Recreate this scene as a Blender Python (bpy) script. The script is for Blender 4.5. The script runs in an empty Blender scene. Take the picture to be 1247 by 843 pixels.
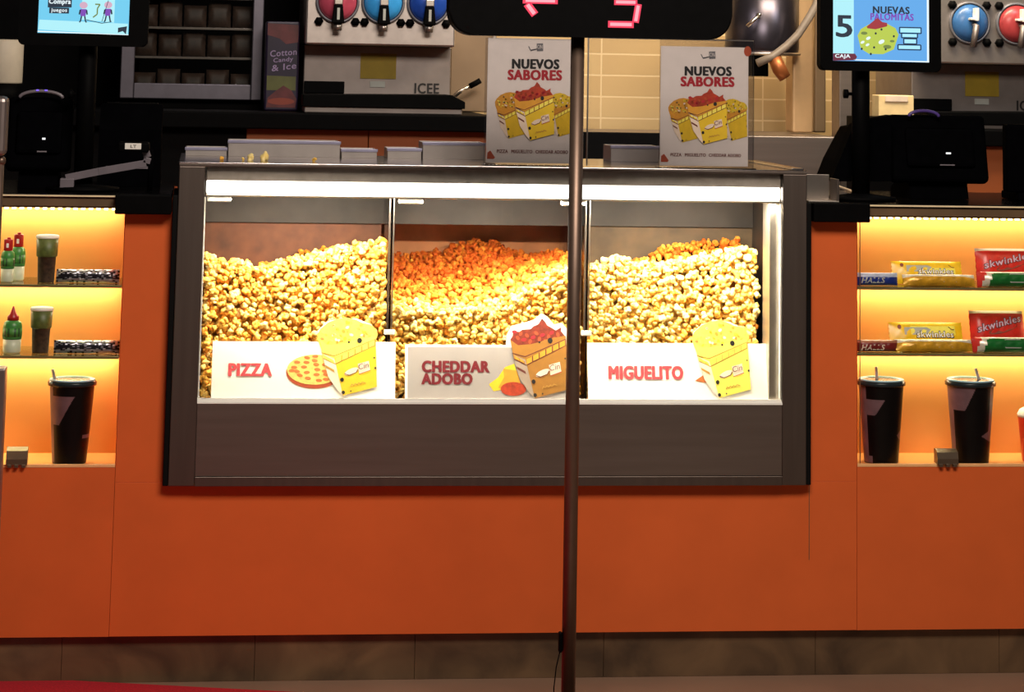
import bpy, bmesh, math, random
import numpy as np
from mathutils import Vector, Matrix

random.seed(7)
rng = np.random.default_rng(7)
SC = bpy.context.scene
COL = SC.collection

# ------------------------------------------------------------------ camera
W, H = 1247, 843
YAW, PITCH, ROLL = 0.12034, 0.13503, -0.018546
FPX, V0, DIST, EYE = 3017.84, -327.54, 5.79623, 1.37363
fwd = Vector((math.sin(YAW) * math.cos(PITCH), math.cos(YAW) * math.cos(PITCH), math.sin(PITCH)))
r0 = Vector((math.cos(YAW), -math.sin(YAW), 0))
u0 = r0.cross(fwd)
rgt = r0 * math.cos(ROLL) - u0 * math.sin(ROLL)
upv = u0 * math.cos(ROLL) + r0 * math.sin(ROLL)
cam_data = bpy.data.cameras.new('camera')
cam = bpy.data.objects.new('camera', cam_data)
COL.objects.link(cam)
M = Matrix((rgt, upv, -fwd)).transposed().to_4x4()
M.translation = Vector((0, -DIST, EYE))
cam.matrix_world = M
cam_data.sensor_fit = 'HORIZONTAL'
cam_data.sensor_width = 36
cam_data.lens = 36 * FPX / W
cam_data.shift_y = -(H / 2 - V0) / W
cam_data.clip_end = 60
SC.camera = cam

# ------------------------------------------------------------------ colour management, world, large lights
SC.view_settings.view_transform = 'Standard'
SC.view_settings.look = 'None'
SC.view_settings.gamma = 1
SC.view_settings.use_curve_mapping = False
SC.view_settings.exposure = 0.0
world = bpy.data.worlds.new('hall'); SC.world = world
world.use_nodes = True
world.node_tree.nodes['Background'].inputs[0].default_value = (0.9, 0.8, 0.75, 1)
world.node_tree.nodes['Background'].inputs[1].default_value = 0.035

def area(name, loc, target, sx, sy, power, color, spread=None):
    d = bpy.data.lights.new(name, 'AREA')
    d.shape = 'RECTANGLE'; d.size = sx; d.size_y = sy; d.energy = power; d.color = color
    if spread: d.spread = math.radians(spread)
    o = bpy.data.objects.new(name, d); COL.objects.link(o)
    o.location = loc
    o.rotation_euler = (Vector(target) - Vector(loc)).to_track_quat('-Z', 'Y').to_euler()
    return o
area('hall_ceiling_light', (0.9, -2.6, 3.0), (0.75, 0.0, 0.35), 1.6, 0.8, 84, (1.0, 0.87, 0.74))
area('kitchen_ceiling_light', (2.0, 1.3, 2.55), (1.9, 2.9, 1.2), 0.9, 0.3, 40, (1.0, 0.82, 0.56))
area('kitchen_ceiling_light', (0.55, 0.75, 2.6), (0.6, 2.2, 1.2), 0.6, 0.3, 9, (1.0, 0.88, 0.80))
area('kitchen_ceiling_light', (2.6, 0.9, 2.6), (2.75, 2.0, 1.4), 0.5, 0.3, 6, (0.88, 0.94, 1.0))

# ------------------------------------------------------------------ pixel -> point on the plane Y
def V(px, py, Y=0.0):
    d = fwd + rgt * ((px - W / 2) / FPX) - upv * ((py - V0) / FPX)
    t = (DIST + Y) / d.y
    return Vector((d.x * t, Y, EYE + d.z * t))
def rect(x0, y0, x1, y1, Y):
    cx, cy = (x0 + x1) / 2, (y0 + y1) / 2
    return V(x0, cy, Y).x, V(x1, cy, Y).x, V(cx, y1, Y).z, V(cx, y0, Y).z

# ------------------------------------------------------------------ materials
def lin(v):
    v /= 255.0
    return v / 12.92 if v <= 0.04045 else ((v + 0.055) / 1.055) ** 2.4
def C(r, g, b): return (lin(r), lin(g), lin(b), 1)
MATS = {}
def mat(name, col, rough=0.5, metal=0.0, var=0.08, scale=30.0, bump=0.0, emit=0.0, spec=0.5, stretch=None, coat=0.0, trans=0.0):
    if name in MATS: return MATS[name]
    m = bpy.data.materials.new(name); m.use_nodes = True
    nt = m.node_tree; b = nt.nodes['Principled BSDF']
    b.inputs['Roughness'].default_value = rough
    b.inputs['Metallic'].default_value = metal
    b.inputs['Specular IOR Level'].default_value = spec
    b.inputs['Coat Weight'].default_value = coat
    b.inputs['Transmission Weight'].default_value = trans
    tc = nt.nodes.new('ShaderNodeTexCoord')
    mp = nt.nodes.new('ShaderNodeMapping')
    if stretch: mp.inputs['Scale'].default_value = stretch
    nz = nt.nodes.new('ShaderNodeTexNoise'); nz.inputs['Scale'].default_value = scale; nz.inputs['Detail'].default_value = 3
    nt.links.new(tc.outputs['Object'], mp.inputs[0]); nt.links.new(mp.outputs[0], nz.inputs['Vector'])
    cr = nt.nodes.new('ShaderNodeValToRGB')
    cr.color_ramp.elements[0].position = 0.3; cr.color_ramp.elements[1].position = 0.7
    cr.color_ramp.elements[0].color = tuple(c * (1 - var) for c in col[:3]) + (1,)
    cr.color_ramp.elements[1].color = tuple(min(1, c * (1 + var)) for c in col[:3]) + (1,)
    nt.links.new(nz.outputs['Fac'], cr.inputs[0])
    nt.links.new(cr.outputs[0], b.inputs['Base Color'])
    if emit:
        nt.links.new(cr.outputs[0], b.inputs['Emission Color'])
        b.inputs['Emission Strength'].default_value = emit
    if bump:
        bp = nt.nodes.new('ShaderNodeBump'); bp.inputs['Strength'].default_value = bump; bp.inputs['Distance'].default_value = 0.004
        nt.links.new(nz.outputs['Fac'], bp.inputs['Height']); nt.links.new(bp.outputs[0], b.inputs['Normal'])
    MATS[name] = m
    return m
def glass(name, tint=(1, 1, 1, 1), rough=0.02, ior=1.45, extra=0.0):
    if name in MATS: return MATS[name]
    m = bpy.data.materials.new(name); m.use_nodes = True
    nt = m.node_tree; nt.nodes.remove(nt.nodes['Principled BSDF'])
    out = nt.nodes['Material Output']
    tr = nt.nodes.new('ShaderNodeBsdfTransparent'); tr.inputs[0].default_value = tint
    gl = nt.nodes.new('ShaderNodeBsdfGlossy'); gl.inputs['Roughness'].default_value = rough
    fr = nt.nodes.new('ShaderNodeFresnel'); fr.inputs[0].default_value = ior
    ad = nt.nodes.new('ShaderNodeMath'); ad.operation = 'ADD'; ad.inputs[1].default_value = extra
    mx = nt.nodes.new('ShaderNodeMixShader')
    nt.links.new(fr.outputs[0], ad.inputs[0]); nt.links.new(ad.outputs[0], mx.inputs[0])
    nt.links.new(tr.outputs[0], mx.inputs[1]); nt.links.new(gl.outputs[0], mx.inputs[2])
    nt.links.new(mx.outputs[0], out.inputs[0])
    MATS[name] = m
    return m
def glow(name, col, strength, var=0.0):
    if name in MATS: return MATS[name]
    m = mat(name, (0.02, 0.02, 0.02, 1), 0.6, var=0.02)
    b = m.node_tree.nodes['Principled BSDF']
    b.inputs['Emission Color'].default_value = col; b.inputs['Emission Strength'].default_value = strength
    return m

ORANGE = mat('orange_laminate', C(224, 104, 50), 0.5, var=0.04, scale=9, spec=0.25)
STEEL = mat('brushed_steel', C(150, 140, 134), 0.42, 1.0, var=0.07, scale=60, stretch=(0.05, 1, 1), bump=0.03)
STEELDK = mat('dark_brushed_steel', C(118, 108, 102), 0.45, 1.0, var=0.08, scale=60, stretch=(1, 1, 0.05), bump=0.03)
STEELTOP = mat('polished_steel', C(170, 165, 165), 0.16, 1.0, var=0.06, scale=40)
STEELW = mat('bright_steel', C(215, 205, 195), 0.3, 1.0, var=0.08, scale=18, bump=0.1)
HOUS = mat('grey_lamp_housing', C(160, 147, 139), 0.5, 0.0, var=0.12, scale=40)
BINB = mat('brown_back_wall', C(196, 124, 76), 0.6, var=0.25, scale=14)
HOOD = mat('smudged_steel', C(56, 50, 47), 0.55, 0.3, var=0.25, scale=16)
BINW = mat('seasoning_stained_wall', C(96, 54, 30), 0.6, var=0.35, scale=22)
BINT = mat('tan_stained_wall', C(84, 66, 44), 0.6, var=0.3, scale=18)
LINER = mat('steel_liner', C(200, 190, 178), 0.35, 0.85, var=0.15, scale=14, bump=0.08)
BLACK = mat('black_plastic', C(6, 6, 7), 0.6, var=0.2, scale=40, spec=0.05)
BLACKG = mat('black_gloss_stone', C(14, 12, 12), 0.12, var=0.3, scale=60)
MATTE = mat('matte_black', C(9, 8, 9), 0.8, var=0.2, spec=0.1)
FASCIA = mat('brown_fascia', C(104, 82, 58), 0.5, 0.0, var=0.15, scale=12)
RUBBER = mat('black_rubber', C(7, 7, 8), 0.7, spec=0.15)
GLASS = glass('clear_glass', (0.97, 0.98, 0.97, 1), extra=-0.015)
ACRYL = glass('clear_acrylic', (0.95, 0.95, 0.96, 1), 0.05, extra=0.02)
SHELFG = glass('shelf_glass', (0.78, 0.86, 0.74, 1), 0.05, extra=0.03)
CLEAR = glass('clear_plastic', (0.86, 0.92, 0.85, 1), 0.15, extra=0.1)
WHITE = mat('white_card', C(250, 247, 240), 0.6, var=0.01)
DIMCARD = mat('dimmed_white_card', C(166, 158, 154), 0.6, var=0.03)  # cheddar card greyed: its dimmer light is put into the colour
PAPER = mat('poster_paper', C(232, 222, 216), 0.55, var=0.03)
LEDW = glow('led_white', (1.0, 0.93, 0.82, 1), 6.0)
LEDY = glow('led_warm', (1.0, 0.82, 0.42, 1), 9.0)
LEDR = glow('led_red_halo', (1.0, 0.03, 0.10, 1), 1.0)
LEDRC = glow('led_red_core', (1.0, 0.42, 0.50, 1), 1.0)
INK = mat('black_ink', C(26, 22, 22), 0.5)
REDINK = mat('red_ink', C(176, 30, 44), 0.5)
PINKINK = mat('bloom_red_ink', C(216, 78, 84), 0.5)  # paled red: the glow washing out the lettering is put into the ink
YEL = mat('yellow_print', C(232, 196, 40), 0.5, var=0.05, scale=60)
YELD = mat('amber_print', C(214, 152, 44), 0.5, var=0.08, scale=60)
YELL = mat('pale_yellow_print', C(246, 232, 96), 0.5, var=0.06, scale=80)
BLOB = mat('popcorn_print', C(222, 206, 84), 0.5, var=0.16, scale=140)
REDPOP = mat('red_popcorn_print', C(172, 56, 26), 0.5, var=0.3, scale=110)
CREAM = mat('cream_print', C(236, 216, 196), 0.5)
TAN = mat('tan_print', C(190, 140, 60), 0.5)
BROWNINK = mat('brown_ink', C(110, 50, 40), 0.5)
GREYINK = mat('grey_ink', C(110, 108, 112), 0.5)
CRUST = mat('crust_print', C(176, 74, 40), 0.5)
SIGNRED = mat('dimmed_red_ink', C(116, 14, 28), 0.5)  # cheddar inks and prints, darkened for the dimmer light on that sign
SIGNAMB = mat('dimmed_amber_print', C(164, 112, 40), 0.5, var=0.08, scale=60)
SIGNCRM = mat('dimmed_cream_print', C(164, 146, 130), 0.5)
SIGNPOP = mat('dimmed_popcorn_print', C(122, 40, 20), 0.5, var=0.3, scale=110)
CHEESE = mat('cheese_print', C(238, 206, 110), 0.5, var=0.15, scale=120)
PEPPER = mat('pepperoni_print', C(214, 116, 56), 0.5)

# ------------------------------------------------------------------ mesh builder
class MB:
    def __init__(s): s.v = []; s.f = []; s.m = []; s.mats = []; s.smooth = []
    def mi(s, m):
        if m not in s.mats: s.mats.append(m)
        return s.mats.index(m)
    def add(s, vs, fs, m, smooth=False):
        o = len(s.v); k = s.mi(m)
        s.v += [tuple(v) for v in vs]
        for f in fs: s.f.append([i + o for i in f]); s.m.append(k); s.smooth.append(smooth)
    def bm(s, bm, m, smooth=False):
        bm.verts.index_update()
        s.add([v.co[:] for v in bm.verts], [[v.index for v in f.verts] for f in bm.faces], m, smooth); bm.free()
    def box(s, x0, x1, y0, y1, z0, z1, m, bev=0.0, seg=2, mtx=None):
        bm = bmesh.new()
        bmesh.ops.create_cube(bm, size=1)
        for v in bm.verts:
            v.co = ((x0 + x1) / 2 + v.co.x * (x1 - x0), (y0 + y1) / 2 + v.co.y * (y1 - y0), (z0 + z1) / 2 + v.co.z * (z1 - z0))
        if bev: bmesh.ops.bevel(bm, geom=bm.edges[:], offset=bev, segments=seg, affect='EDGES', profile=0.5)
        if mtx: bm.transform(mtx)
        s.bm(bm, m, False)
        return s
    def prism(s, pts, y0, y1, m, bev=0.0):      # outline in XZ, extruded along Y
        a = sum(pts[i][0] * pts[(i + 1) % len(pts)][1] - pts[(i + 1) % len(pts)][0] * pts[i][1] for i in range(len(pts)))
        if a < 0: pts = pts[::-1]
        n = len(pts)
        vs = [(p[0], y0, p[1]) for p in pts] + [(p[0], y1, p[1]) for p in pts]
        fs = [list(range(n)), list(range(2 * n - 1, n - 1, -1))] + [[i, i + n, (i + 1) % n + n, (i + 1) % n] for i in range(n)]
        if bev:
            bm = bmesh.new(); bv = [bm.verts.new(v) for v in vs]
            for f in fs: bm.faces.new([bv[i] for i in f])
            bmesh.ops.bevel(bm, geom=bm.edges[:], offset=bev, segments=2, affect='EDGES', profile=0.5)
            s.bm(bm, m)
        else: s.add(vs, fs, m)
        return s
    def prismx(s, pts, x0, x1, m):              # outline in YZ, extruded along X
        n = len(pts)
        a = sum(pts[i][0] * pts[(i + 1) % n][1] - pts[(i + 1) % n][0] * pts[i][1] for i in range(n))
        if a < 0: pts = pts[::-1]
        vs = [(x1, p[0], p[1]) for p in pts] + [(x0, p[0], p[1]) for p in pts]
        fs = [list(range(n)), list(range(2 * n - 1, n - 1, -1))] + [[i, i + n, (i + 1) % n + n, (i + 1) % n] for i in range(n)]
        s.add(vs, fs, m); return s
    def lathe(s, prof, c, m, n=40, mask=None, m2=None, axis='Z'):
        vs = []; fs = []; fm = []
        for r, z in prof:
            for i in range(n):
                a = 2 * math.pi * i / n
                p = (r * math.cos(a), r * math.sin(a), z)
                if axis == 'Y': p = (p[0], p[2], p[1])
                if axis == 'X': p = (p[2], p[0], p[1])
                vs.append((c[0] + p[0], c[1] + p[1], c[2] + p[2]))
        o = len(s.v); s.v += vs
        def face(f, mm):
            s.f.append([i + o for i in (f[::-1] if axis == 'Y' else f)]); s.m.append(s.mi(mm)); s.smooth.append(True)
        for j in range(len(prof) - 1):
            for i in range(n):
                k = (i + 1) % n; mm = m
                if mask:
                    a = 2 * math.pi * (i + .5) / n
                    if mask(math.cos(a), math.sin(a), (prof[j][1] + prof[j + 1][1]) / 2): mm = m2
                face([j * n + i, j * n + k, (j + 1) * n + k, (j + 1) * n + i], mm)
        if prof[0][0] > 1e-6: face([i for i in range(n)][::-1], m)
        if prof[-1][0] > 1e-6: face([(len(prof) - 1) * n + i for i in range(n)], m)
        return s
    def tube(s, path, r, m, n=12):
        path = [Vector(p) for p in path]
        rs = r if isinstance(r, (list, tuple)) else [r] * len(path)
        vs = []; fs = []
        prev = None
        for i, p in enumerate(path):
            t = (path[min(i + 1, len(path) - 1)] - path[max(i - 1, 0)]).normalized()
            if prev is None:
                a = t.orthogonal().normalized()
            else:
                a = (prev - t * prev.dot(t)).normalized()
            prev = a; b = t.cross(a)
            for k in range(n):
                w = 2 * math.pi * k / n
                vs.append(p + (a * math.cos(w) + b * math.sin(w)) * rs[i])
        for i in range(len(path) - 1):
            for k in range(n):
                q = (k + 1) % n
                fs.append([i * n + k, i * n + q, (i + 1) * n + q, (i + 1) * n + k])
        fs.append(list(range(n))[::-1]); fs.append([(len(path) - 1) * n + k for k in range(n)])
        s.add(vs, fs, m, True); return s
    def sphere(s, c, r, m, sc=(1, 1, 1), sub=3):
        bm = bmesh.new(); bmesh.ops.create_icosphere(bm, subdivisions=sub, radius=r)
        for v in bm.verts: v.co = Vector(c) + Vector((v.co.x * sc[0], v.co.y * sc[1], v.co.z * sc[2]))
        s.bm(bm, m, True); return s
ORG = {}
def _build(s, name, parent=None, origin=None):
    if parent is not None: O = ORG[parent.name]
    else: O = Vector(origin if origin is not None else (0, 0, 0))
    me = bpy.data.meshes.new(name)
    me.from_pydata([tuple(Vector(v) - O) for v in s.v], [], s.f)
    for m in s.mats: me.materials.append(m)
    me.polygons.foreach_set('material_index', s.m)
    me.polygons.foreach_set('use_smooth', s.smooth)
    me.update()
    o = bpy.data.objects.new(name, me); COL.objects.link(o)
    ORG[o.name] = O.copy()
    if parent is not None: o.parent = parent
    else: o.location = O
    return o
MB.build = _build

def tag(o, label, cat, group=None, kind=None):
    o['label'] = label; o['category'] = cat
    if group: o['group'] = group
    if kind: o['kind'] = kind
    return o
def thing(name, label, cat, loc, group=None):
    o = bpy.data.objects.new(name, None); COL.objects.link(o)
    o.empty_display_size = 0.05
    o.location = Vector(loc); ORG[o.name] = Vector(loc)
    return tag(o, label, cat, group)
def struct(mb, name, label=None, cat=None):
    o = mb.build(name); o['kind'] = 'structure'
    if label: o['label'] = label
    if cat: o['category'] = cat
    return o

# ------------------------------------------------------------------ printed art on a plane
class Frame:
    """maps 2-D artwork coordinates (x right, y down) of a box to a plane in the place"""
    def __init__(s, X0, X1, Z0, Z1, Y, art, tilt=0.0, h=None):
        s.X0, s.X1, s.Z0, s.Z1, s.Y, s.art, s.tilt, s.h = X0, X1, Z0, Z1, Y, art, tilt, h
    def __call__(s, x, y, layer=0):
        a0, b0, a1, b1 = s.art
        u = (x - a0) / (a1 - a0); v = (y - b0) / (b1 - b0)
        d = (1 - v) * (s.Z1 - s.Z0)
        off = s.h(u, v) if s.h else 0.0
        ct, st = math.cos(s.tilt), math.sin(s.tilt)
        n = off + 0.0003 * layer
        return (s.X0 + u * (s.X1 - s.X0), s.Y + d * st - n * ct, s.Z0 + d * ct + n * st)
def poly(mb, F, pts, m, layer):
    a = sum(pts[i][0] * pts[(i + 1) % len(pts)][1] - pts[(i + 1) % len(pts)][0] * pts[i][1] for i in range(len(pts)))
    if a > 0: pts = pts[::-1]
    mb.add([F(x, y, layer) for x, y in pts], [list(range(len(pts)))], m)
def ell(cx, cy, rx, ry, n=20, rot=0.0, a0=0, a1=2 * math.pi):
    c, s = math.cos(rot), math.sin(rot); out = []
    full = abs(a1 - a0 - 2 * math.pi) < 1e-6
    for i in range(n if full else n + 1):
        a = a0 + (a1 - a0) * i / n
        x, y = rx * math.cos(a), ry * math.sin(a)
        out.append((cx + x * c - y * s, cy + x * s + y * c))
    return out
def stroke(mb, F, pts, w, m, layer):
    for (x0, y0), (x1, y1) in zip(pts[:-1], pts[1:]):
        d = math.hypot(x1 - x0, y1 - y0) or 1
        nx, ny = -(y1 - y0) / d * w / 2, (x1 - x0) / d * w / 2
        poly(mb, F, [(x0 + nx, y0 + ny), (x1 + nx, y1 + ny), (x1 - nx, y1 - ny), (x0 - nx, y0 - ny)], m, layer)
TXT = {}
def text_mesh(body, bold):
    if (body, bold) in TXT: return TXT[(body, bold)]
    cu = bpy.data.curves.new('t', 'FONT'); cu.body = body; cu.size = 1; cu.offset = bold; cu.resolution_u = 3; cu.space_character = 1.1 if bold > 0 else 1.0
    o = bpy.data.objects.new('t', cu); COL.objects.link(o)
    dg = bpy.context.evaluated_depsgraph_get(); dg.update()
    me = bpy.data.meshes.new_from_object(o.evaluated_get(dg))
    vs = [(v.co.x, v.co.y) for v in me.vertices]; fs = [list(p.vertices) for p in me.polygons]
    bpy.data.objects.remove(o); bpy.data.meshes.remove(me); bpy.data.curves.remove(cu)
    xs = [v[0] for v in vs]; ys = [v[1] for v in vs]
    r = ([((x - min(xs)) / (max(xs) - min(xs)), (y - min(ys)) / (max(ys) - min(ys))) for x, y in vs], fs)
    TXT[(body, bold)] = r
    return r
def text(mb, F, body, x0, y0, x1, y1, m, layer, bold=0.02, skew=0.0, rise=0.0):
    vs, fs = text_mesh(body, 0.0 if bold <= 0 else 0.001)
    d = min(bold * 1.4, 0.08) * abs(y1 - y0) if bold > 0.0 else 0
    for k, (ox, oy) in enumerate(((0, 0), (-d, 0), (d, 0), (-d * .5, 0), (d * .5, 0), (-d * .7, d * .5), (d * .7, -d * .5), (-d * .7, -d * .5), (d * .7, d * .5)) if d else ((0, 0),)):
        mb.add([F(x0 + ox + u * (x1 - x0) + skew * v, y1 + oy + (y0 - y1) * v - rise * u, layer + k * .06) for u, v in vs], fs, m)

BAG_PAL = dict(front=YEL, band=YEL, side=CREAM, sq=YELL, line=INK, top=BLOB, dot=INK)
def bag_art(mb, F0, box, pal, L=2, red=False, logo=True, simple=False):
    """popcorn bag drawn in its own 222..720 x 60..780 space, placed into box of F0's art space"""
    x0, y0, x1, y1 = box
    def t(p): return (x0 + (p[0] - 200) / 530 * (x1 - x0), y0 + (p[1] - 55) / 730 * (y1 - y0))
    def P(pts, m, l): poly(mb, F0, [t(p) for p in pts], m, L + l)
    def S(pts, w, m, l): stroke(mb, F0, [t(p) for p in pts], w * (x1 - x0) / 530, m, L + l)
    if red:
        P([(222, 270), (245, 235), (250, 190), (300, 200), (330, 180), (400, 175), (425, 150), (470, 130), (500, 80), (530, 110), (545, 140), (590, 165), (620, 185), (670, 155), (665, 190), (700, 235), (600, 300), (300, 330)], pal['top'], 0)
        for q in range(16):
            cx, cy = 260 + q * 27 % 420, 200 + (q * 53) % 90
            P(ell(cx, cy, 22, 15, 9, q), REDINK if q % 3 == 0 else CRUST, 1)
    else:
        P([(205, 270), (200, 220), (225, 170), (290, 110), (370, 75), (450, 62), (530, 80), (590, 110), (660, 125), (705, 165), (725, 215), (712, 260), (600, 320), (330, 400), (250, 390)], pal['top'], 0)
        rr = random.Random(3)
        for q in range(70):
            cx, cy = rr.uniform(225, 700), rr.uniform(100, 310)
            if cy < 80 + abs(cx - 460) * 0.38: continue
            P(ell(cx, cy, rr.uniform(12, 22), rr.uniform(9, 15), 8, rr.random() * 3), rr.choice([YELL, YEL, pal['top'], CREAM, YELD, TAN if q % 5 == 0 else YELL]), 1)
    P([(222, 270), (290, 318), (400, 308), (480, 288), (560, 258), (706, 232), (706, 275), (352, 445), (245, 400)], pal['band'], 2)
    P([(238, 380), (352, 440), (428, 778), (380, 730), (300, 610)], pal['side'], 2)
    P([(350, 440), (708, 270), (722, 700), (430, 780)], pal['front'], 2)
    P([(272, 500), (350, 545), (356, 570), (280, 525)], pal['line'], 3)
    P([(245, 400), (345, 460), (352, 490), (255, 440)], pal['band'], 3)
    S([(240, 388), (350, 418), (706, 262)], 7, pal['line'], 3)
    S([(256, 440), (360, 492), (706, 318)], 7, pal['line'], 3)
    for k in range(6):
        a = 362 + k * 58; b = a + 46; ya = 445 - k * 29 - 6
        P([(a, ya), (b, ya - 23), (b, ya + 24), (a, ya + 46)], pal['sq'], 4)
        S([(b + 6, ya - 28), (b + 6, ya + 28)], 6, pal['line'], 3)
    for k in range(2):
        P([(262 + k * 42, 415 + k * 20), (292 + k * 42, 430 + k * 20), (298 + k * 42, 452 + k * 20), (268 + k * 42, 438 + k * 20)], pal['sq'], 4)
    for cx, cy, r in ((568, 275, 22), (420, 635, 17), (432, 752, 15), (497, 740, 7), (697, 433, 7), (708, 528, 9), (475, 290, 9)):
        P(ell(cx, cy, r, r * 1.15, 10), pal['dot'], 5)
    if not simple:
        P(ell(500, 560, 66, 26, 18, -0.45), CREAM, 3)
        P([(555, 490), (650, 462), (662, 548), (568, 580)], CREAM, 3)
        S([(565, 585), (665, 548)], 6, REDINK, 5)
        S([(440, 580), (480, 595), (540, 570), (556, 540)], 7, BROWNINK, 5)
        q0 = t((560, 492)); q1 = t((648, 545))
        text(mb, F0, 'Cin', q0[0], q0[1], q1[0], q1[1], BROWNINK, L + 6, 0.0, rise=(y1 - y0) * 0.03)
        S([(495, 700), (505, 675), (520, 690), (535, 668), (550, 684), (565, 662), (580, 678), (595, 656), (625, 668)], 7, TAN, 5)

# ================================================================== STRUCTURE
TILE = bpy.data.materials.new('cream_wall_tile'); TILE.use_nodes = True
def _tile():
    nt = TILE.node_tree; b = nt.nodes['Principled BSDF']; b.inputs['Roughness'].default_value = 0.35
    tc = nt.nodes.new('ShaderNodeTexCoord'); mp = nt.nodes.new('ShaderNodeMapping')
    mp.inputs['Rotation'].default_value = (math.radians(90), 0, 0)
    mp.inputs['Location'].default_value = (TX0, TZ0, 0)
    br = nt.nodes.new('ShaderNodeTexBrick'); br.offset = 0.0; br.offset_frequency = 2
    br.inputs['Color1'].default_value = C(214, 186, 138); br.inputs['Color2'].default_value = C(204, 174, 126)
    br.inputs['Mortar'].default_value = C(238, 214, 170)
    br.inputs['Scale'].default_value = 1; br.inputs['Mortar Size'].default_value = 0.0028
    br.inputs['Brick Width'].default_value = TBW; br.inputs['Row Height'].default_value = TBH
    nt.links.new(tc.outputs['Object'], mp.inputs[0]); nt.links.new(mp.outputs[0], br.inputs[0])
    nt.links.new(br.outputs['Color'], b.inputs['Base Color'])
    bp = nt.nodes.new('ShaderNodeBump'); bp.inputs['Strength'].default_value = 0.4; bp.inputs['Distance'].default_value = 0.003
    bp.invert = True
    nt.links.new(br.outputs['Fac'], bp.inputs['Height']); nt.links.new(bp.outputs[0], b.inputs['Normal'])
YW = 2.7
TBH = V(757, 92, YW).z - V(757, 118, YW).z
TBW = V(929, 110, YW).x - V(732, 110, YW).x
TX0 = -V(732, 110, YW).x
TZ0 = V(757, 118, YW).z % TBH
_tile()

FLOORM = mat('floor_tile', C(150, 118, 98), 0.35, var=0.12, scale=3)
STONE = bpy.data.materials.new('brown_marble'); STONE.use_nodes = True
def _stone():
    nt = STONE.node_tree; b = nt.nodes['Principled BSDF']; b.inputs['Roughness'].default_value = 0.35
    tc = nt.nodes.new('ShaderNodeTexCoord')
    n1 = nt.nodes.new('ShaderNodeTexNoise'); n1.inputs['Scale'].default_value = 7; n1.inputs['Detail'].default_value = 8; n1.inputs['Distortion'].default_value = 0.8
    cr = nt.nodes.new('ShaderNodeValToRGB')
    cr.color_ramp.elements[0].position = 0.32; cr.color_ramp.elements[0].color = C(72, 56, 42)
    cr.color_ramp.elements[1].position = 0.72; cr.color_ramp.elements[1].color = C(118, 92, 66)
    nt.links.new(tc.outputs['Object'], n1.inputs['Vector']); nt.links.new(n1.outputs[0], cr.inputs[0])
    nt.links.new(cr.outputs[0], b.inputs['Base Color'])
_stone()

Zplin = 0.103
m = MB(); m.box(-4, 6, -8, 4, -0.1, 0, FLOORM); struct(m, 'floor', 'dull pinkish brown tiled floor in front of the counter', 'floor')
# stone plinth in separate slabs under the counter
m = MB(); ex = [V(x, 800, 0.02).x for x in (-160, 75, 310, 505, 735, 993, 1217, 1400)]
for a, b in zip(ex[:-1], ex[1:]): m.box(a + 0.0003, b - 0.0003, 0.02, 0.06, 0, Zplin, STONE, 0.001)
struct(m, 'baseboard_front', 'brown marbled stone plinth along the counter foot', 'baseboard')
m = MB(); xs = V(560, 60, YW).x
m.box(xs, 4.5, YW, YW + 0.1, 0, 3, TILE); struct(m, 'wall_back', 'cream tiled kitchen wall behind the posters', 'wall')
m = MB(); m.box(-3.5, xs, YW - 0.02, YW + 0.1, 0, 3, MATTE); struct(m, 'wall_left', 'black kitchen wall behind the cooler', 'wall')

# ================================================================== COUNTER
XA, XB = V(146, 415, 0).x, V(1044, 415, 0).x              # inner edges of the two niches
CX0, CX1 = V(204, 420, -0.03).x, V(988.5, 420, -0.03).x   # popcorn case outer edges
CZ0, CZ1 = V(600, 592, -0.03).z, V(600, 203, -0.03).z
XL, XR = -0.95, 2.55
ZTOP = 1.03                                               # top of the orange fronts
ZC = V(76, 236, 0).z                                      # worktop top
NZ0, NZ1 = V(76, 569, 0).z, V(76, 250, 0).z               # niche opening
ND = 0.20

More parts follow.
